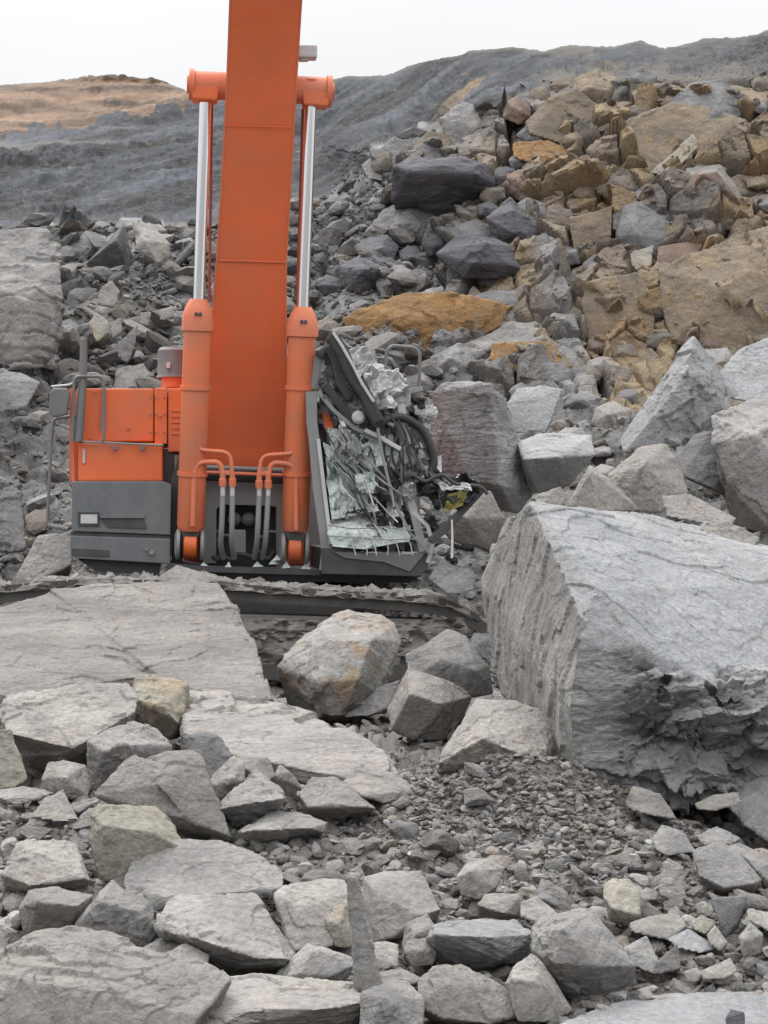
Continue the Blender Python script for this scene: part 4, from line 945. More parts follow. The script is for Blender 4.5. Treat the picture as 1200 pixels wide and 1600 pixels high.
n = 5200
u = rg.uniform(-60, 1260, n * 3); tt = rg.rand(n * 3)
vv = V_CUT + (sky_v(u) - V_CUT) * tt
ed = np.interp(u, [-200, 330, 480, 560, 640, 700, 780, 850, 950, 1050, 1200, 1400], [348, 350, 318, 262, 212, 190, 152, 118, 106, 112, 110, 100])
keep = (vv > ed + 3) & ((u < 680) | (rg.rand(n * 3) < 0.05)); u, tt, vv = u[keep][:n], tt[keep][:n], vv[keep][:n]
x = on_face(u, tt)
sz = np.clip(0.04 * (1 + rg.pareto(1.7, len(u))), 0.04, 0.42)
sz = np.where(u > 680, np.minimum(sz, .13), sz)
cols = np.where((u > 720)[:, None], np.array([0.24, 0.205, 0.165])[None, :], base[rg.randint(0, 4, len(u))] * 0.6) * rg.uniform(.6, 1.1, (len(u), 1))
heap('face_rubble', 'broken rock fragments caught on the ledges of the quarry face', u, vv, sz, x, cols, 5)

# ------------------------------------------------------------------ excavator materials
def paint(name, col, dust=0.35, rough=0.5, dirt=(0.24, 0.215, 0.19), scale=1.0, metal=0.0):
    t = NT(name); v = t.coords()
    n1 = t.rng(t.noise(v, 2.2 * scale, 8, 0.65, 0.5), 0.38, 0.72, 0.0, dust)
    n2 = t.rng(t.noise(v, 16 * scale, 8, 0.7), 0.45, 0.75, 0.0, dust * 0.8)
    drip = t.rng(t.noise(t.coords((9, 9, 0.8)), 1.3, 6, 0.65), 0.48, 0.75, 0.0, dust * 0.6)
    fac = t.math('MAXIMUM', n1, t.math('MAXIMUM', n2, drip))
    shade = t.rng(t.noise(v, 0.9, 3), 0.3, 0.7, 0.88, 1.1)
    g = t.node('ShaderNodeCombineColor')
    for i in range(3): t.l.new(shade, g.inputs[i])
    base = t.mix(fac, t.mix(1.0, col, g.outputs[0], 'MULTIPLY'), dirt)
    t.l.new(base, t.b.inputs['Base Color'])
    t.l.new(t.math('ADD', t.math('MULTIPLY', fac, 0.4), rough), t.b.inputs['Roughness'])
    t.b.inputs['Metallic'].default_value = metal
    t.bump(t.noise(v, 5 * scale, 6, 0.6), 0.015, 0.35)
    MATS[name] = t.m; return t.m
paint('orange', (0.74, 0.135, 0.026), 0.34, 0.42)
paint('orange_dusty', (0.68, 0.155, 0.052), 0.42, 0.55)
paint('orange_pale', (0.66, 0.17, 0.075), 0.3, 0.5)
paint('boom_paint', (0.70, 0.130, 0.036), 0.42, 0.55, (0.40, 0.17, 0.10))
paint('box_grey', (0.11, 0.118, 0.128), 0.65, 0.6, (0.21, 0.205, 0.20))
paint('dark_steel', (0.035, 0.036, 0.04), 0.4, 0.55, (0.13, 0.125, 0.12))
paint('black_gloss', (0.018, 0.019, 0.021), 0.25, 0.28, (0.12, 0.12, 0.12))
paint('rail_steel', (0.13, 0.135, 0.14), 0.3, 0.5)
paint('grey_steel', (0.21, 0.215, 0.215), 0.45, 0.55, (0.27, 0.255, 0.235))
paint('pale_steel', (0.50, 0.505, 0.50), 0.4, 0.5, (0.22, 0.21, 0.2))
paint('white_part', (0.62, 0.62, 0.60), 0.3, 0.5)
paint('yellow_part', (0.26, 0.23, 0.05), 0.35, 0.5)
paint('mud', (0.25, 0.235, 0.215), 0.7, 0.85, (0.16, 0.15, 0.14), 2.0)
paint('track_steel', (0.055, 0.052, 0.05), 0.6, 0.75, (0.13, 0.12, 0.11), 2.0)
paint('rubber', (0.025, 0.025, 0.027), 0.3, 0.6, (0.1, 0.1, 0.1))
paint('hose', (0.20, 0.205, 0.21), 0.35, 0.6)
paint('red_pipe', (0.24, 0.035, 0.02), 0.2, 0.5)
_t = NT('chrome'); _t.b.inputs['Base Color'].default_value = (0.86, 0.86, 0.88, 1); _t.b.inputs['Metallic'].default_value = 1.0; _t.b.inputs['Roughness'].default_value = 0.12; MATS['chrome'] = _t.m
_t = NT('mirror_glass'); _t.b.inputs['Base Color'].default_value = (0.2, 0.22, 0.25, 1); _t.b.inputs['Metallic'].default_value = 1.0; _t.b.inputs['Roughness'].default_value = 0.15; MATS['mirror_glass'] = _t.m
def shattered(name, tint, veil, op):
    """laminated glass crazed into small pieces"""
    t = NT(name); v = t.coords()
    x = t.node('ShaderNodeTexVoronoi', feature='DISTANCE_TO_EDGE'); x.inputs['Scale'].default_value = 22; t.l.new(v, x.inputs['Vector'])
    x2 = t.node('ShaderNodeTexVoronoi', feature='DISTANCE_TO_EDGE'); x2.inputs['Scale'].default_value = 7; t.l.new(v, x2.inputs['Vector'])
    craze = t.math('MAXIMUM', t.rng(x.outputs['Distance'], 0.0, 0.09, 0.7, 0.0), t.rng(x2.outputs['Distance'], 0.0, 0.04, 1.0, 0.0))
    cl = t.math('MAXIMUM', craze, t.rng(t.noise(v, 3.5, 6, 0.65), 0.42, 0.68, 0.05, veil))
    t.l.new(t.mix(cl, tint, (0.80, 0.84, 0.82)), t.b.inputs['Base Color'])
    t.b.inputs['Roughness'].default_value = 0.3
    tr = t.node('ShaderNodeBsdfTransparent'); tr.inputs[0].default_value = (0.80, 0.90, 0.87, 1)
    ms = t.node('ShaderNodeMixShader'); t.l.new(t.rng(cl, 0, 1, op, 1.0), ms.inputs[0])
    t.l.new(tr.outputs[0], ms.inputs[1]); t.l.new(t.b.outputs[0], ms.inputs[2])
    t.l.new(ms.outputs[0], t.n['Material Output'].inputs[0])
    t.bump(t.math('ADD', craze, t.noise(v, 4, 5)), 0.02, 0.5)
    MATS[name] = t.m
shattered('glass_crazed', (0.56, 0.65, 0.62), 1.0, 0.7)
shattered('glass_clear', (0.13, 0.19, 0.18), 0.4, 0.2)

# ------------------------------------------------------------------ machine frame of reference: yawed and tilted as it stands
ORG = P(388, 850, 23.6)
MX = Matrix.Translation(tuple(ORG)) @ Matrix.Rotation(R_(6), 4, 'Z') @ Matrix.Rotation(R_(2.0), 4, 'Y')
MI = np.array(MX.inverted())
PX = 23.6 / F
def E(u, v, y):
    """point of the machine seen at photo pixel (u, v) in its own plane y (metres behind the front of the deck)"""
    o = MI @ np.array([0, 0, CZ, 1.0]); d = MI[:3, :3] @ np.array([(u - 600) / F, 1.0, -(v - 800) / F])
    k = (y - o[1]) / d[1]
    return Vector(o[:3] + d * k)

def empty(name, mat4):
    o = bpy.data.objects.new(name, None); COL.objects.link(o); o.matrix_world = mat4; o.empty_display_size = 0.3; return o

class MB:
    """collects shapes for one part"""
    def __init__(s): s.bm = bmesh.new()
    def add(s, bm2):
        m = bpy.data.meshes.new('t'); bm2.to_mesh(m); bm2.free(); s.bm.from_mesh(m); bpy.data.meshes.remove(m); return s
    def loft(s, rings, cap=True, bevel=0.0):
        b = bmesh.new(); vr = [[b.verts.new(p) for p in r] for r in rings]; n = len(rings[0])
        for a, c in zip(vr[:-1], vr[1:]):
            for i in range(n): b.faces.new((a[i], a[(i + 1) % n], c[(i + 1) % n], c[i]))
        if cap: b.faces.new(vr[0][::-1]); b.faces.new(vr[-1])
        bmesh.ops.recalc_face_normals(b, faces=b.faces)
        if bevel:
            bmesh.ops.bevel(b, geom=[e for e in b.edges if e.calc_face_angle(0) > 0.5], offset=bevel, segments=2, profile=0.6, affect='EDGES')
        return s.add(b)
    def prism(s, pts, y0, y1, bevel=0.0):
        """outline given in photo pixels on plane y0, extended back to y1"""
        f = [E(u, v, y0) for u, v in pts]
        return s.loft([f, [Vector((p.x, y1, p.z)) for p in f]], True, bevel)
    def box(s, u0, v0, u1, v1, y0, y1, bevel=0.012):
        return s.prism([(u0, v0), (u1, v0), (u1, v1), (u0, v1)], y0, y1, bevel)
    def tube(s, pts, r, seg=10, closed_ends=True):
        pts = [Vector(p) for p in pts]; rr = r if isinstance(r, (list, tuple)) else [r] * len(pts)
        rings = []; up = None
        for i, p in enumerate(pts):
            t = (pts[min(i + 1, len(pts) - 1)] - pts[max(i - 1, 0)]).normalized()
            if up is None: up = Vector((0, 0, 1)) if abs(t.z) < 0.9 else Vector((1, 0, 0))
            a = t.cross(up).normalized(); c = a.cross(t).normalized(); up = c
            rings.append([p + (a * math.cos(k * 2 * math.pi / seg) + c * math.sin(k * 2 * math.pi / seg)) * rr[i] for k in range(seg)])
        return s.loft(rings, closed_ends)
    def build(s, name, mat, parent, sm=False):
        me = bpy.data.meshes.new(name); s.bm.to_mesh(me); s.bm.free()
        if sm:
            smooth(me, True)
            try: me.set_sharp_from_angle(angle=R_(40))
            except Exception: pass
        return link(name, me, MATS[mat], parent)

def curve(pts, n=6):
    """rounded polyline (Catmull-Rom)"""
    pts = [Vector(p) for p in pts]; out = []
    q = [pts[0]] + pts + [pts[-1]]
    for i in range(1, len(q) - 2):
        for k in range(n):
            t = k / n; a, b, c, d = q[i - 1], q[i], q[i + 1], q[i + 2]
            out.append(0.5 * ((2 * b) + (c - a) * t + (2 * a - 5 * b + 4 * c - d) * t * t + (3 * b - a - 3 * c + d) * t ** 3))
    return out + [pts[-1]]
def bent(pts, rad=0.06, n=5):
    """polyline with rounded corners"""
    pts = [Vector(p) for p in pts]; out = [pts[0]]
    for a, b, c in zip(pts[:-2], pts[1:-1], pts[2:]):
        r1 = min(rad, (a - b).length * .45, (c - b).length * .45)
        p0 = b + (a - b).normalized() * r1; p1 = b + (c - b).normalized() * r1
        for k in range(n + 1):
            t = k / n; out.append(p0 * (1 - t) ** 2 + b * 2 * t * (1 - t) + p1 * t * t)
    return out + [pts[-1]]
def EE(pts, y): return [E(p[0], p[1], p[2] if len(p) > 2 else y) for p in pts]

def crumple(name, mat, parent, grid, amp, seed, thick=0.012, res=26, cell=0.22):
    """creased sheet: control net of points -> folded plate with thickness"""
    g = np.array([[list(p) for p in r] for r in grid]); nr, nc = g.shape[:2]
    a = np.linspace(0, nr - 1, res); b = np.linspace(0, nc - 1, res)
    ia = np.minimum(a.astype(int), nr - 2); ib = np.minimum(b.astype(int), nc - 2); fa_ = (a - ia)[:, None, None]; fb_ = (b - ib)[None, :, None]
    p = g[ia][:, ib] * (1 - fa_) * (1 - fb_) + g[ia + 1][:, ib] * fa_ * (1 - fb_) + g[ia][:, ib + 1] * (1 - fa_) * fb_ + g[ia + 1][:, ib + 1] * fa_ * fb_
    flat = p.reshape(-1, 3); n = grid_normals_local(p).reshape(-1, 3)
    f, e, _ = facets(flat, cell, seed, 1.2, 0.15); f2, _, _ = facets(flat, cell * .4, seed + 1, 1.0, 0.2)
    h = amp * (f + 0.35 * f2 + 0.3 * fbm(flat / cell, 3, seed + 2))
    x = flat + n * h[:, None]
    q = grid_quads(res, res); N_ = len(x)
    back = x + n * thick
    edge = [i for i in range(res)] + [r * res + res - 1 for r in range(1, res)] + [(res - 1) * res + i for i in range(res - 2, -1, -1)] + [r * res for r in range(res - 2, 0, -1)]
    rim = np.array([[edge[i], edge[(i + 1) % len(edge)], edge[(i + 1) % len(edge)] + N_, edge[i] + N_] for i in range(len(edge))])
    me = fast_mesh(name, np.concatenate([x, back]), np.concatenate([q, q[:, ::-1] + N_, rim])); smooth(me, False)
    return link(name, me, MATS[mat], parent)
def grid_normals_local(X):
    a = np.gradient(X, axis=0); b = np.gradient(X, axis=1); n = np.cross(a, b); return n / (np.linalg.norm(n, axis=2, keepdims=True) + 1e-9)

EX = empty('excavator', MX)
tag(EX, 'large orange excavator with raised boom and crushed cab standing among the boulders', 'excavator')

# ---- boom
m = MB()
secs = [(760, 322, 448, .62, .85), (700, 321, 449, .52, .95), (600, 326, 447.5, .30, 1.1), (480, 334, 446, .02, 1.2), (408, 339.5, 446.5, -.14, 1.2), (300, 346.5, 453, -.42, 1.2), (200, 352, 458.5, -.70, 1.18), (120, 356, 463, -.95, 1.15), (40, 359, 468, -1.22, 1.1), (-60, 362.5, 474.5, -1.60, 1.08), (-180, 366, 483, -2.2, 1.05), (-330, 370, 494, -3.2, .95), (-480, 376, 512, -4.6, .8), (-560, 382, 540, -6.2, .6)]
rings = []
for v, ul, ur, y, th in secs:
    a, b = E(ul, v, y), E(ur, v, y)
    bk = Vector((0, th, 0.10 * th))
    rings.append([a, b, b + bk, a + bk])
boom = m.loft(rings, True, 0.012).build('boom', 'boom_paint', EX)
for side in (0, 1):                                                                         # flange edges of the underside plate; paler paint stands for sky light on them
    m = MB(); rg_ = []
    for v, ul, ur, y, th in secs:
        u = (ul - 2.5, ul + .5) if side == 0 else (ur - .5, ur + 2.0)
        a, b = E(u[0], v, y - .004), E(u[1], v, y - .004)
        rg_.append([a, b, b + Vector((0, .035, 0)), a + Vector((0, .035, 0))])
    m.loft(rg_).build('flange', 'orange_pale', boom)
m = MB(); m.tube([E(340.5, 407, -.15), E(446, 410, -.15)], .010, 6); m.tube([E(352.5, 196, -.73), E(458.5, 199, -.73)], .007, 6)
m.build('weld_seam', 'boom_paint', boom, True)
# cross tube through the boom with its end bosses
tl, tr_ = E(300, 132, -.62), E(514, 143, -.62)
ax = (tr_ - tl).normalized()
m = MB(); m.tube([tl, tl + ax * .05, tl + ax * .06, tr_ - ax * .06, tr_ - ax * .05, tr_], [.15, .165, .165, .165, .165, .15], 24)
ct = m.build('cross_tube', 'orange_pale', EX, True)
for p, s in ((tl, 1), (tr_, -1)):
    m = MB(); m.tube([p - ax * s * .035, p + ax * s * .03], .19, 24); m.tube([p - ax * s * .06, p - ax * s * .03], .11, 16)
    m.build('end_cap', 'orange_pale', ct, True)
    q = p + ax * s * .16; m = MB()
    b0 = [Vector((q.x + dx, q.y + dy, q.z - .03)) for dx, dy in ((-.17, -.16), (.17, -.16), (.17, .16), (-.17, .16))]
    b1 = [Vector((q.x + dx * .86, q.y + dy * .9, q.z - .20)) for dx, dy in ((-.17, -.16), (.17, -.16), (.17, .16), (-.17, .16))]
    m.loft([b0, b1], True, .02).build('lug', 'orange', ct)
# work lamp on the boom side
m = MB(); m.box(466, 70, 496, 89, -1.0, -.78, .02); m.box(468, 89, 482, 94, -.95, -.85, .004)
wl_ = m.build('work_lamp', 'pale_steel', boom)
MB().tube([E(462, 80, -.8), E(470, 84, -.86)], .02, 8).build('bracket', 'dark_steel', wl_)

# ---- boom cylinders
def cylinder(top, bot, cap0, cap1, foot, mir):
    """top/bot: rod and barrel axis in photo pixels with their planes; cap0, cap1: rows of the gland"""
    A, B = E(*top), E(*bot); dz = (B - A)
    def at(v):
        t = (v - top[1]) / (bot[1] - top[1]); return A + dz * t
    barrel = MB().tube([at(cap1 - 4), at(820), at(828)], [.168, .168, .15], 28).build('cylinder_barrel', 'orange_dusty', EX, True)
    t_ = MB(); t_.tube([at(cap0), at(cap0 + 12), at(cap0 + 28), at(cap1 - 2), at(cap1)], [.10, .155, .19, .195, .17], 12)
    gl = t_.build('gland_cap', 'orange_pale', barrel, True)
    MB().tube([at(150), at(cap0 + 4)], .070, 24).build('rod', 'chrome', barrel, True)
    MB().tube([at(126), at(150), at(160)], [.115, .11, .088], 20).build('rod_eye', 'orange', barrel, True)
    for vv in (602, 738):
        MB().tube([at(vv - 3), at(vv + 3)], .186, 28).build('clamp_band', 'orange_dusty', barrel, True)
    for dx in (-.08, .08):
        f = at(cap0 + 22); MB().tube([f + Vector((dx * .3, -.20, -.03)), f + Vector((dx * .3, -.16, -.03))], .022, 8).build('bolt', 'dark_steel', gl, True)
    # foot eye and the washers of its pin
    c = E(*foot)
    MB().tube([c + Vector((-.085, 0, 0)), c + Vector((-.07, 0, 0)), c + Vector((.07, 0, 0)), c + Vector((.085, 0, 0))], [.145, .165, .165, .145], 24).build('foot_eye', 'orange', barrel, True)
    t_ = MB(); t_.loft([[c + Vector((dx, dy, .20)) for dx, dy in ((-.13, -.13), (.13, -.13), (.13, .13), (-.13, .13))], [c + Vector((dx, dy, .08)) for dx, dy in ((-.09, -.13), (.09, -.13), (.09, .13), (-.09, .13))]], True, .01)
    t_.build('foot_block', 'dark_steel', barrel)
    for s in (-1, 1):
        MB().tube([c + Vector((s * .125, 0, 0)), c + Vector((s * .165, 0, 0)), c + Vector((s * .19, 0, 0))], [.19, .19, .12], 20).build('pin_washer', 'grey_steel', barrel, True)
    return barrel, at
bl, al = cylinder((321.5, 150, -.62), (297, 850, -.02), 463, 514, (297, 851, -.02), 1)
br, ar = cylinder((485.5, 165, -.62), (460, 856, -.02), 475, 523, (460, 857, -.02), -1)
# thin red lines behind the rods
MB().tube(EE([(331, 158, -.4), (327, 470, -.1)], 0), .018, 8).build('grease_line', 'red_pipe', bl, True)
MB().tube(EE([(473.5, 170, -.4), (464, 480, -.1)], 0), .018, 8).build('grease_line', 'red_pipe', br, True)
# steel pipes along the barrels, crossing to the middle
def pipes(parent, p1, p2):
    MB().tube(bent(EE(p1, -.28), .11), .026, 10).build('oil_pipe', 'orange_pale', parent, True)
    MB().tube(bent(EE(p2, -.26), .14), .033, 10).build('oil_pipe', 'orange_pale', parent, True)
    for p in (p1[-1], p2[-1]):
        a = E(p[0], p[1] - 6, -.28); c = E(p[0], p[1] + 15, -.27)
        MB().tube([a, a.lerp(c, .4), a.lerp(c, .45), c], [.034, .034, .048, .044], 8).build('pipe_fitting', 'orange_pale', parent, False)
pipes(bl, [(312, 490), (310, 600), (307, 703), (360, 707), (363, 745)], [(301, 822), (304, 722), (345, 722), (348, 745)])
pipes(br, [(472, 500), (467, 620), (464, 708), (408, 712), (405, 748)], [(463, 828), (463, 726), (423, 722), (419, 748)])
for par, us in ((bl, (348, 363)), (br, (405, 419))):
    MB().box(us[0] - 3, 735, us[1] + 3, 742, -.29, -.25, .003).build('pipe_clamp', 'orange_pale', par)
hz_ = MB()
for u0, u1, par in ((348, 345, bl), (363, 362, bl), (405, 401, br), (419, 414, br)):
    MB().tube(EE([(u0, 760, -.27), (u0, 775, -.27)], 0), .03, 10).build('hose_ferrule', 'pale_steel', par, True)
    MB().tube(curve(EE([(u0, 775, -.27), (u0 + (u1 - u0) * .5, 820, -.3), (u1, 850, -.22), (u1 + (4 if u0 < 380 else -4), 872, -.02)], 0)), .034, 10).build('hydraulic_hose', 'hose', par, True)

# ---- plates between the cylinders
m = MB()
m.prism([(318, 752), (338, 752), (338, 880), (318, 880)], .55, 1.2); m.prism([(432, 754), (447, 754), (447, 886), (432, 886)], .55, 1.2)
m.prism([(338, 752), (432, 753), (432, 792), (424, 790), (346, 788), (338, 796)], .553, 1.2)
m.build('swing_frame', 'grey_steel', EX)
MB().box(326, 755, 446, 884, 1.0, 1.25).build('recess_plate', 'dark_steel', EX)
MB().tube([E(300, 741, .42), E(470, 748, .42)], .075, 16).build('boom_foot_pin', 'dark_steel', EX, True)
MB().tube([E(322, 738, .30), E(446, 743, .30)], .022, 8).build('cross_pipe', 'orange_pale', EX, True)
MB().tube([E(322, 730, .40), E(446, 735, .40)], .03, 8).build('cross_bar', 'grey_steel', EX, True)
m = MB(); m.box(365, 828, 384, 872, .25, .45); m.build('valve_block', 'grey_steel', EX)
for u in (366, 388):
    t_ = MB(); c = E(u, 811, .8); t_.tube([c + Vector((0, .1, 0)), c + Vector((0, -.1, 0)), c + Vector((0, -.13, 0))], [.085, .085, .05], 16); t_.tube([c + Vector((0, -.13, 0)), c + Vector((0, -.17, 0))], .025, 8)
    t_.build('pump', 'rail_steel', EX, True)
for u, v in ((336, 830), (336, 843), (352, 836), (410, 838), (424, 830)):
    MB().tube([E(u - 8, v, .7), E(u + 10, v + 1, .6)], .018, 8).build('fitting', 'grey_steel', EX, True)
for pts in ([(345, 868), (360, 874), (372, 866), (400, 872)], [(352, 860), (340, 874), (332, 868)], [(402, 860), (418, 874), (428, 862)]):
    MB().tube(curve(EE(pts, .2)), .03, 8).build('hydraulic_hose', 'rubber', EX, True)

# ---- deck, turntable and tool box side
m = MB(); m.prism([(262, 880), (340, 886), (500, 890), (672, 890), (672, 896), (500, 899), (262, 892)], -.25, 3.6); m.build('deck_plate', 'dark_steel', EX)
m = MB(); m.prism([(330, 893), (660, 899), (640, 911), (345, 908)], .0, 3.2); m.build('turntable', 'black_gloss', EX)
for i, (u, v) in enumerate([(420, 878), (426, 872), (440, 884), (350, 884), (395, 882), (310, 884), (470, 886)]):
    rr = np.random.RandomState(i + 40); a = E(u, v + 4, -.15)
    MB().loft([[a, a + Vector((.09 + .05 * rr.rand(), .03, .01)), a + Vector((.06, .12, .05 + .05 * rr.rand()))], [a + Vector((0, 0, .01)), a + Vector((.09, .03, .02)), a + Vector((.06, .12, .07))]]).build('glass_shard', 'glass_crazed', EX)
# grey box with steps
m = MB()
m.prism([(112, 752), (255, 752), (268, 757), (266, 836), (112, 830)], -.05, 1.4, .015)
tb = m.build('tool_box', 'box_grey', EX)
m = MB(); m.prism([(110, 837), (266, 842), (266, 881), (110, 872)], -.09, 1.4, .012); m.build('lower_step_box', 'box_grey', tb)
m = MB(); m.prism([(112, 831), (266, 837), (266, 842), (110, 837)], -.02, 1.3); m.build('joint_strip', 'dark_steel', tb)
m = MB(); m.prism([(122, 874), (250, 880), (246, 908), (225, 908), (222, 898), (150, 893)], .05, 1.2); m.build('skirt', 'dark_steel', tb)
# hand hold, step slot: raised dark bodies with pocket shade coloured in; plate window
m = MB(); m.prism([(157, 809), (224, 809), (230, 826), (168, 824)], -.065, .0); m.build('hand_hold_shade', 'dark_steel', tb)
m = MB(); m.prism([(155, 806), (226, 806), (224, 809.5), (157, 809.5)], -.085, .0); m.build('hand_hold_lip', 'box_grey', tb)
m = MB(); m.box(122, 800, 155, 822, -.068, .0, .003); m.build('plate_frame', 'dark_steel', tb)
m = MB(); m.box(126, 804, 152, 818, -.076, -.06, .003); m.build('number_plate', 'pale_steel', tb)
m = MB(); m.prism([(112, 857), (171, 860), (171, 870), (112, 867)], -.104, -.05); m.build('step_slot_shade', 'dark_steel', tb)
m = MB(); c = E(237, 863, -.1); m.tube([c, c + Vector((0, -.05, 0))], .03, 10); c = E(229, 858, -.1); m.tube([c, c + Vector((0, -.03, 0))], .016, 8); m.build('latch', 'grey_steel', tb, True)
# orange body: hood panels
m = MB(); m.box(126, 607, 240, 690, .35, 1.9, .02); hood = m.build('hood_panel', 'orange', EX)
m = MB(); m.box(241.5, 606, 261, 694, .33, 1.9, .015); m.build('narrow_panel', 'orange', hood)
m = MB(); m.box(262.5, 607, 292, 706, .36, 1.9, .015); m.build('inner_panel', 'orange', hood)
m = MB(); m.box(122, 692, 254, 752, .18, 1.9, .02); dr = m.build('lower_door', 'orange', EX)
for u in (180, 223):
    c = E(u, 700, .17); MB().tube([c + Vector((0, .03, 0)), c + Vector((0, -.06, 0))], .028, 10).build('hinge', 'rail_steel', dr, True)
MB().tube(bent(EE([(128, 690), (255, 696)], .12)), .014, 8).build('grab_rod', 'grey_steel', dr, True)
MB().box(129, 702, 133, 724, .16, .2, .004).build('door_handle', 'pale_steel', dr)
for u, v, y in ((200, 669, .34), (250, 649, .32), (148, 612, .34), (141, 684, .34)):
    c = E(u, v, y); MB().tube([c + Vector((0, .02, 0)), c + Vector((0, -.025, 0))], .018, 8).build('button_latch', 'orange_pale', hood, True)
for v in (622, 648, 676):                                                                    # bolt heads along the seams
    for u in (235, 244, 257):
        c = E(u, v, .33 if u > 241 else .35); MB().tube([c + Vector((0, .01, 0)), c + Vector((0, -.012, 0))], .011, 6).build('bolt', 'rail_steel', hood)
for k in range(5):
    MB().box(268, 640 + 9 * k, 284, 643 + 9 * k, .345, .37, .003).build('louvre', 'orange_dusty', hood)
m = MB(); m.box(256, 701, 272, 760, .4, 1.2, .01); m.build('dark_gap_plate', 'dark_steel', EX)
m = MB(); m.prism([(108, 640), (121, 606), (126, 606), (122, 752), (108, 752)], .45, 1.9, .01); m.build('side_panel', 'orange_dusty', EX)
m = MB(); m.prism([(266, 752), (284, 700), (290, 700), (286, 880), (268, 880)], .3, 1.3, .01); m.build('inner_bracket', 'dark_steel', EX)
# air cleaner behind the hood
c0, c1 = E(272, 606, 1.2), E(272, 588, 1.2)
MB().tube([c0, c1], .16, 20).build('cleaner_base', 'orange', EX, True)
m = MB(); c0, c1, c2, c3 = E(269, 590, 1.2), E(269, 585, 1.2), E(269, 548, 1.2), E(269, 543, 1.2); m.tube([c0, c1, c2, c3], [.21, .185, .185, .15], 24); ac = m.build('air_cleaner', 'rail_steel', EX, True)
MB().box(260, 566, 266, 575, .98, 1.06, .004).build('clip', 'pale_steel', ac)
# post and hand rails at the left
m = MB(); m.tube(EE([(131, 532, .1), (130, 585, .1), (126, 640, .1), (122, 690, .1)], 0), [.042, .05, .055, .06], 12); c = E(131, 528, .1); m.tube([c + Vector((0, 0, -.03)), c + Vector((0, 0, .01))], [.045, .03], 12); m.build('post', 'rail_steel', EX, True)
MB().tube(bent(EE([(113, 690), (116, 588), (162, 588), (162, 686), (158, 690)], .05), .08), .020, 8).build('hand_rail', 'rail_steel', EX, True)
MB().tube(bent(EE([(125, 604), (134, 584), (155, 584), (163, 606), (160, 672)], .3), .08), .020, 8).build('hand_rail', 'grey_steel', EX, True)
MB().tube(bent(EE([(120, 690), (119, 650), (84, 654), (80, 690), (74, 818), (104, 826)], .3), .06), .020, 8).build('hand_rail', 'rail_steel', EX, True)
MB().tube(bent(EE([(84, 660), (110, 672)], .3), .06), .012, 8).build('hand_rail', 'grey_steel', EX, True)
MB().tube(EE([(74, 820, .3), (106, 827, .3)], 0), .03, 8).build('step_rung', 'grey_steel', EX, True)
m = MB(); m.prism([(78, 612), (84, 606), (106, 606), (109, 616), (104, 648), (82, 652), (76, 640)], .0, .16, .025); mr = m.build('mirror', 'rail_steel', EX)
MB().tube(bent(EE([(80, 604), (112, 601), (120, 590)], .08), .05), .014, 8).build('mirror_arm', 'pale_steel', mr, True)
m = MB(); m.prism([(111, 752), (108, 606), (113, 606), (117, 752)], .25, .33); m.build('corner_post', 'orange_dusty', EX)

# ---- engine house and counterweight behind (mostly hidden)
m = MB(); m.prism([(292, 640), (470, 646), (480, 884), (286, 880)], 1.5, 6.2, .03); m.build('engine_house', 'orange', EX)
m = MB(); m.prism([(130, 690), (660, 710), (655, 885), (130, 870)], 4.4, 6.4, .08); m.build('counterweight', 'box_grey', EX)

# ---- crushed cab
m = MB(); m.prism([(503, 856), (540, 858), (600, 868), (655, 872), (669, 862), (669, 888), (655, 901), (503, 897)], -.55, 1.6, .012); cab = m.build('cab_base', 'dark_steel', EX)
m = MB(); m.prism([(520, 862), (640, 866), (668, 860), (640, 893), (600, 878), (540, 872)], -.57, -.545); m.build('bent_skirt_plate', 'rail_steel', cab)
# left front post in segments, bent
def strut(name, mat, pts, w, t, par=cab, y=0.0, bev=.006):
    """flat bar along pixels (u, v[, y]) with width w and depth t"""
    P_ = EE(pts, y); rg_ = []
    for i, p in enumerate(P_):
        d = (P_[min(i + 1, len(P_) - 1)] - P_[max(i - 1, 0)]); d.y *= .3; d.normalize()
        s = d.cross(Vector((0, 1, 0))).normalized() * w / 2
        b = Vector((0, t / 2, 0)); rg_.append([p - s - b, p + s - b, p + s + b, p - s + b])
    return MB().loft(rg_, True, bev).build(name, mat, par)
strut('cab_pillar', 'grey_steel', [(486, 612), (487, 660), (491, 690), (497, 765), (503, 805), (511, 862), (507, 892)], .13, .10, y=-.45)
strut('cab_pillar', 'pale_steel', [(497, 686), (507, 770), (517, 850)], .045, .06, y=-.50)
strut('cab_pillar', 'pale_steel', [(626, 632), (630, 668), (637, 705), (638, 770), (650, 815), (662, 868)], .10, .10, y=-.35)
strut('cab_pillar', 'grey_steel', [(590, 668), (596, 705), (614, 780), (640, 832), (672, 866)], .035, .04, y=-.62)
strut('cab_pillar', 'pale_steel', [(622, 640), (628, 705), (627, 760), (640, 800)], .03, .04, y=-.3)
strut('cab_pillar', 'rail_steel', [(500, 605), (512, 640), (515, 690), (545, 745), (572, 785)], .07, .06, y=-.15)
strut('cab_pillar', 'grey_steel', [(536, 690), (552, 735), (576, 780)], .05, .05, y=-.25)
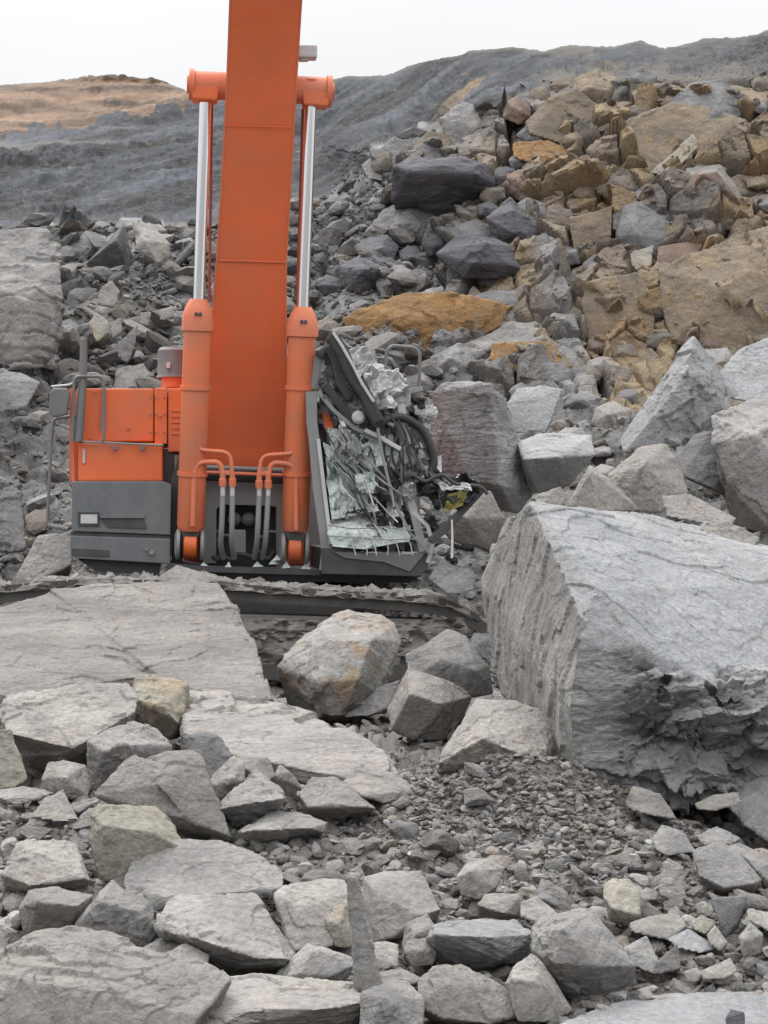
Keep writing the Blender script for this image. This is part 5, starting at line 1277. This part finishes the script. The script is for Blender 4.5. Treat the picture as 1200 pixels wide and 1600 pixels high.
# collapsed roof beams
strut('roof_beam', 'black_gloss', [(512, 524), (522, 530), (537, 556), (549, 588), (572, 620), (580, 640), (592, 662)], .16, .16, y=-.62, bev=.035)
strut('roof_beam', 'pale_steel', [(520, 519), (534, 540), (552, 572), (566, 600), (584, 628)], .035, .05, y=-.715)
strut('roof_beam', 'dark_steel', [(498, 556), (512, 545), (524, 565), (532, 600), (548, 625)], .12, .14, y=-.4, bev=.03)
strut('roof_beam', 'grey_steel', [(484, 608), (492, 585), (500, 560)], .14, .12, y=-.3, bev=.02)
strut('roof_beam', 'black_gloss', [(505, 600), (520, 618), (540, 645), (562, 668)], .11, .1, y=-.45, bev=.02)
strut('roof_beam', 'grey_steel', [(497, 612), (520, 640), (552, 668), (600, 690), (624, 704)], .05, .06, y=-.5)
strut('roof_beam', 'pale_steel', [(570, 672), (595, 684), (626, 702)], .05, .06, y=-.56)
strut('roof_beam', 'grey_steel', [(590, 636), (612, 620), (640, 612), (660, 607)], .06, .08, y=-.3)
strut('roof_beam', 'pale_steel', [(586, 628), (610, 616), (630, 604)], .04, .06, y=-.36)
strut('roof_beam', 'rail_steel', [(600, 646), (622, 632), (640, 622)], .05, .06, y=-.25)
crumple('roof_panel', 'grey_steel', cab, [[E(502, 540, -.1), E(530, 520, .1), E(552, 560, .2)], [E(545, 572, -.35), E(590, 570, -.1), E(622, 582, .1)], [E(566, 632, -.45), E(596, 622, -.25), E(622, 604, -.05)]], .11, 7)
crumple('roof_panel', 'pale_steel', cab, [[E(548, 560, -.2), E(598, 572, -.1), E(620, 578, .0)], [E(560, 592, -.4), E(606, 596, -.3), E(624, 598, -.15)], [E(580, 626, -.45), E(606, 620, -.35), E(622, 612, -.2)]], .10, 19, cell=.16)
crumple('inner_panel', 'dark_steel', cab, [[E(490, 625, .15), E(540, 640, .3), E(630, 640, .35)], [E(500, 740, .1), E(560, 740, .35), E(640, 740, .35)], [E(506, 860, .0), E(570, 862, .25), E(655, 862, .25)]], .10, 8)
crumple('inner_panel', 'pale_steel', cab, [[E(560, 690, .05), E(590, 700, .1), E(618, 700, .15)], [E(585, 770, -.05), E(600, 775, .0), E(630, 790, .1)]], .10, 33, cell=.15)
crumple('orange_trim', 'orange', cab, [[E(503, 638, -.3), E(511, 640, -.3)], [E(506, 660, -.33), E(522, 668, -.33)], [E(512, 675, -.35), E(520, 684, -.35)]], .02, 9, res=8)
crumple('seat_trim', 'orange_dusty', cab, [[E(650, 728, .0), E(662, 716, .0)], [E(648, 745, -.05), E(660, 742, -.05)]], .02, 10, res=8)
# seat column and levers
MB().tube(EE([(598, 672, -.2), (602, 720, -.25), (606, 775, -.3)], 0), [.09, .085, .11], 12).build('seat_column', 'rail_steel', cab, True)
MB().tube(EE([(606, 775, -.3), (604, 782, -.3)], 0), [.14, .12], 12).build('column_foot', 'dark_steel', cab, True)
c = E(560, 652, -.55); MB().tube([c + Vector((0, .08, 0)), c + Vector((0, -.04, 0)), c + Vector((0, -.07, 0))], [.08, .08, .05], 14).build('lamp', 'pale_steel', cab, True)
# crazed glass
crumple('windscreen', 'glass_crazed', cab, [[E(512, 668, -.38), E(545, 672, -.40), E(574, 670, -.35)], [E(522, 720, -.36), E(555, 730, -.44), E(585, 735, -.38)], [E(548, 772, -.36), E(562, 790, -.45), E(574, 782, -.40)]], .07, 11, .008, 30, .25)
crumple('windscreen', 'glass_crazed', cab, [[E(506, 690, -.40), E(520, 700, -.36)], [E(512, 765, -.46), E(548, 775, -.40)], [E(518, 812, -.5), E(580, 800, -.44)]], .06, 12, .008, 26, .2)
fl = crumple('floor_glass', 'glass_crazed', cab, [[E(518, 812, -.3), E(560, 806, -.25), E(640, 822, -.2)], [E(511, 832, -.6), E(560, 834, -.62), E(642, 836, -.55)], [E(520, 854, -.62), E(570, 858, -.66), E(640, 846, -.6)]], .04, 13, .008, 26, .25)
rr = np.random.RandomState(77)
for i in range(6):                                                                          # bent guard bars over the floor glass
    u = 535 + i * 18 + 8 * rr.rand()
    MB().tube(bent(EE([(u - 12 * rr.rand(), 814 + 6 * rr.rand()), (u + 3, 832 + 6 * rr.rand()), (u + 10 + 8 * rr.rand(), 858 - i), (u + 14, 868)], -.68), .03), .007, 6).build('guard_bar', 'pale_steel', cab, True)
for k in range(2):
    v = 818 + 17 * k
    MB().tube(bent(EE([(512, v + 2), (550, v + 5 + 6 * rr.rand()), (606, v + 2 + 8 * rr.rand()), (652, v + 12 - 5 * k)], -.67), .05), .009, 6).build('guard_bar', 'grey_steel', cab, True)
for i in range(16):                                                                         # torn wires and broken guard rods, kinked
    u0, v0 = 498 + rr.rand() * 50, 660 + rr.rand() * 80
    pts = [(u0, v0)]
    for k in range(4): pts.append((pts[-1][0] + 4 + 26 * rr.rand(), pts[-1][1] + 12 + 26 * rr.rand()))
    MB().tube(bent(EE([(a_, b_, -.45 - .25 * rr.rand()) for a_, b_ in pts], 0), .05), .005 + .009 * rr.rand(), 6).build('torn_rod', ('pale_steel', 'rubber', 'grey_steel')[i % 3], cab, True)
for i in range(13):                                                                         # buckled frame pieces
    u0, v0 = 500 + rr.rand() * 105, 600 + rr.rand() * 170
    an = rr.uniform(.5, 1.5); L = 25 + 45 * rr.rand(); q_ = [(u0, v0, -.25 - .3 * rr.rand()), (u0 + L * .5 * math.cos(an) + 8 * rr.randn(), v0 + L * .5 * math.sin(an), -.3 - .35 * rr.rand()), (u0 + L * math.cos(an), v0 + L * math.sin(an) + 6 * rr.randn(), -.2 - .3 * rr.rand())]
    strut('frame_piece', ('grey_steel', 'dark_steel', 'pale_steel', 'rail_steel')[i % 4], q_, .025 + .05 * rr.rand(), .03, bev=.004)
for i in range(12):                                                                         # folded sheet and glass caught in the frame
    u0, v0 = 505 + rr.rand() * 105, 640 + rr.rand() * 150; y_ = -.3 - .3 * rr.rand(); w1, h1 = 16 + 24 * rr.rand(), 18 + 36 * rr.rand(); sk = rr.uniform(-10, 18)
    crumple(('torn_sheet', 'hanging_glass')[i % 2], ('pale_steel', 'glass_crazed', 'dark_steel', 'glass_crazed', 'grey_steel', 'glass_clear')[i % 6], cab,
            [[E(u0, v0, y_), E(u0 + w1, v0 + 4 * rr.randn(), y_ + .15 * rr.randn())], [E(u0 + sk * .5, v0 + h1 * .5, y_ - .1), E(u0 + w1 * 1.1 + sk * .5, v0 + h1 * .55, y_ + .1 * rr.randn())], [E(u0 + sk, v0 + h1, y_), E(u0 + w1 * .8 + sk, v0 + h1 * 1.1, y_ - .1)]], .07, 200 + i, .008, 14, .14)
crumple('roof_panel', 'pale_steel', cab, [[E(556, 566, -.35), E(592, 572, -.3), E(624, 582, -.2)], [E(566, 592, -.55), E(600, 600, -.45), E(632, 606, -.3)], [E(584, 634, -.6), E(606, 640, -.5), E(640, 636, -.35)]], .14, 44, .012, 26, .19)
for i in range(9):
    u0, v0 = 530 + rr.rand() * 90, 790 + rr.rand() * 22
    a = E(u0, v0, -.3 - .3 * rr.rand())
    crumple('wreck_scrap', ('dark_steel', 'pale_steel', 'rubber')[i % 3], cab, [[a, a + Vector((.12, .02, .03))], [a + Vector((.02, -.1, -.06)), a + Vector((.17, -.08, -.04))]], .04, 60 + i, .01, 6, .1)
# the wreck spills to the right: buckled door frame, folded roof sheet, hanging seals
strut('door_frame', 'grey_steel', [(632, 604), (650, 618), (655, 650), (648, 700), (656, 740)], .045, .05, y=-.2)
strut('door_frame', 'rail_steel', [(600, 640), (622, 664), (640, 700), (668, 742), (700, 764)], .05, .05, y=-.45)
strut('door_frame', 'dark_steel', [(640, 690), (660, 712), (690, 745), (738, 756)], .06, .05, y=-.3)
strut('door_frame', 'pale_steel', [(645, 800), (668, 822), (676, 850), (668, 880)], .05, .05, y=-.55)
for i in range(12):
    u0, v0 = 600 + rr.rand() * 75, 615 + rr.rand() * 190; y_ = -.1 - .45 * rr.rand(); w1, h1 = 14 + 22 * rr.rand(), 14 + 30 * rr.rand(); sk = rr.uniform(-12, 16)
    if u0 > 668 and v0 < 735: continue
    crumple(('torn_sheet', 'inner_lining')[i % 2], ('grey_steel', 'rubber', 'pale_steel', 'dark_steel')[i % 4], cab,
            [[E(u0, v0, y_), E(u0 + w1, v0 + 5 * rr.randn(), y_ + .2 * rr.randn())], [E(u0 + sk * .5, v0 + h1 * .5, y_ - .12), E(u0 + w1 * 1.1 + sk * .5, v0 + h1 * .55, y_)], [E(u0 + sk, v0 + h1, y_), E(u0 + w1 * .7 + sk, v0 + h1 * 1.15, y_ - .1)]], .07, 300 + i, .009, 14, .13)
crumple('roof_panel', 'grey_steel', cab, [[E(500, 548, -.3), E(530, 560, -.2), E(560, 590, -.2)], [E(497, 590, -.35), E(526, 610, -.3), E(570, 640, -.4)], [E(500, 640, -.35), E(530, 655, -.4), E(560, 672, -.5)]], .10, 46, .012, 26, .16)
for k in range(5):
    u0 = 598 + 12 * k
    MB().tube(curve(EE([(u0, 640 + 8 * k), (u0 + 8 + 6 * rr.rand(), 668 + 8 * k), (u0 + 2, 700 + 10 * rr.rand()), (u0 + 14, 735 + 14 * rr.rand())], -.5 - .1 * rr.rand())), .008 + .012 * rr.rand(), 8).build('hanging_wire', 'rubber', cab, True)
# hoses and the hanging wing of bodywork at the right
MB().tube(curve(EE([(594, 664, -.5), (606, 654, -.5), (628, 652, -.45), (655, 666, -.4), (670, 690, -.4), (678, 720, -.4), (672, 738, -.4), (664, 744, -.4)], 0)), [.05] * 43, 10).build('rubber_seal', 'rubber', cab, True)
MB().tube(curve(EE([(600, 660, -.4), (630, 660, -.35), (656, 680, -.35), (668, 715, -.35)], 0)), .02, 8).build('rubber_seal', 'rail_steel', cab, True)
w_ = crumple('torn_wing', 'black_gloss', cab, [[E(645, 748, -.2), E(690, 738, -.5), E(740, 756, -.7)], [E(650, 762, -.3), E(700, 762, -.75), E(752, 768, -.8)], [E(690, 790, -.4), E(705, 790, -.7), E(718, 800, -.75)]], .12, 14, .014, 24, .2)
crumple('wing_edge', 'pale_steel', w_, [[E(682, 752, -.72), E(735, 758, -.86)], [E(690, 766, -.80), E(738, 768, -.90)]], .07, 25, .01, 12, .12)
crumple('yellow_panel', 'yellow_part', w_, [[E(700, 772, -.80), E(732, 764, -.82)], [E(694, 802, -.74), E(722, 790, -.78)]], .04, 15, .01, 10, .12)
strut('wing_bar', 'dark_steel', [(753, 764), (735, 784), (700, 822), (672, 846)], .09, .09, y=-.7, bev=.015)
MB().tube(curve(EE([(648, 744), (665, 752), (690, 742), (712, 756), (748, 760), (762, 772)], -.85)), .022, 8).build('wing_trim', 'rubber', w_, True)
MB().tube(curve(EE([(655, 826), (690, 815), (692, 800), (686, 770)], -.5)), .012, 6).build('torn_rod', 'pale_steel', cab, True)
crumple('side_flap', 'pale_steel', cab, [[E(656, 720, .1), E(690, 712, .1)], [E(652, 740, .05), E(690, 740, .0)]], .03, 16, .01, 8, .15)
# cab roof rails
MB().tube(bent(EE([(602, 575), (604, 548), (613, 540), (648, 543), (656, 552), (655, 610), (651, 640)], -.1), .06), .022, 8).build('roof_rail', 'rail_steel', cab, True)
MB().tube(bent(EE([(568, 568), (572, 558), (610, 561), (618, 574)], .1), .06), .022, 8).build('roof_rail', 'rail_steel', cab, True)

# ---- crawler tracks: the undercarriage stands crosswise, seen from the side and caked with mud
def track(y0, y1, par):
    top = [(-60, 980), (-40, 945), (0, 918), (120, 908), (300, 910), (450, 921), (640, 932), (700, 940), (748, 962), (770, 985)]
    bot = [(776, 1010), (762, 1040), (720, 1062), (400, 1062), (0, 1052), (-50, 1030)]
    pts = top + bot
    f = [E(u, v, y0) for u, v in pts]
    inner = []
    c = sum((Vector((p.x, 0, p.z)) for p in f), Vector()) / len(f)
    for p in f:
        q = Vector((p.x, y0, p.z)); dz = c.z - q.z; inner.append(Vector((q.x * .985, y0, q.z + math.copysign(.17, dz))))
    m = MB(); n = len(f); b = bmesh.new()
    ring = lambda ps, y: [b.verts.new((p.x, y, p.z)) for p in ps]
    o0, o1, i0, i1 = ring(f, y0), ring(f, y1), ring(inner, y0), ring(inner, y1)
    for i in range(n):
        j = (i + 1) % n
        b.faces.new((o0[i], o0[j], o1[j], o1[i])); b.faces.new((i0[j], i0[i], i1[i], i1[j]))
        b.faces.new((o0[j], o0[i], i0[i], i0[j])); b.faces.new((o1[i], o1[j], i1[j], i1[i]))
    bmesh.ops.recalc_face_normals(b, faces=b.faces); m.add(b)
    tk = m.build('track_chain', 'track_steel', par)
    # shoes along the top run
    for i in range(46):
        u = -30 + i * 17
        v = np.interp(u, [p[0] for p in top], [p[1] for p in top]); v2 = np.interp(u + 15, [p[0] for p in top], [p[1] for p in top])
        MB().prism([(u, v - 3), (u + 14, v2 - 3), (u + 14, v2 + 7), (u, v + 7)], y0 - .035, y1 + .03).build('track_shoe', 'track_steel', tk)
    m = MB(); m.prism([(20, 950), (690, 968), (690, 1010), (20, 1000)], y0 + .12, y1 - .12, .02); m.build('track_frame', 'mud', par)
    for u in range(60, 720, 80):
        c_ = E(u, 1022, y0); MB().tube([c_ + Vector((0, .08, 0)), c_ + Vector((0, .5, 0))], .19, 18).build('track_roller', 'track_steel', par, True)
    return tk
tkn = track(-1.45, -.80, EX)
tkf = track(2.0, 2.65, EX)
# caked mud lying on the near track
g0 = []
rows = []
for k, (yy, dv) in enumerate(((-1.50, 8), (-1.47, -3), (-1.25, -6), (-1.0, -7), (-.75, -2))):
    rows.append([E(u, np.interp(u, [0, 120, 300, 450, 640, 700, 748], [918, 908, 910, 921, 932, 940, 962]) + dv, yy) for u in range(-20, 760, 20)])
crumple('caked_mud', 'mud', tkn, rows, .07, 17, .02, 110, .18)
crumple('caked_mud', 'mud', EX, [[E(u, v, -1.36 - .05 * (k % 2)) for u in range(330, 790, 20)] for k, v in enumerate((968, 985, 1000, 1020, 1050))], .10, 27, .02, 70, .2)
m = MB(); c0 = E(340, 930, 1.0); m.prism([(230, 912), (560, 918), (540, 1040), (250, 1030)], -.4, 2.2, .03); m.build('car_body', 'track_steel', EX)

# ---- white stick stuck upright in the rubble beside the wreck
m = MB(); a, b_ = P(706, 872, 22.4), P(706, 812, 22.4)
m.tube([Vector(a), Vector(a).lerp(Vector(b_), .5) + Vector((.006, 0, 0)), Vector(b_)], [.014, .013, .011], 8)
o = m.build('marker_stick', 'white_part', None, True); tag(o, 'thin white stick standing upright in front of the brown shaded block', 'stick')
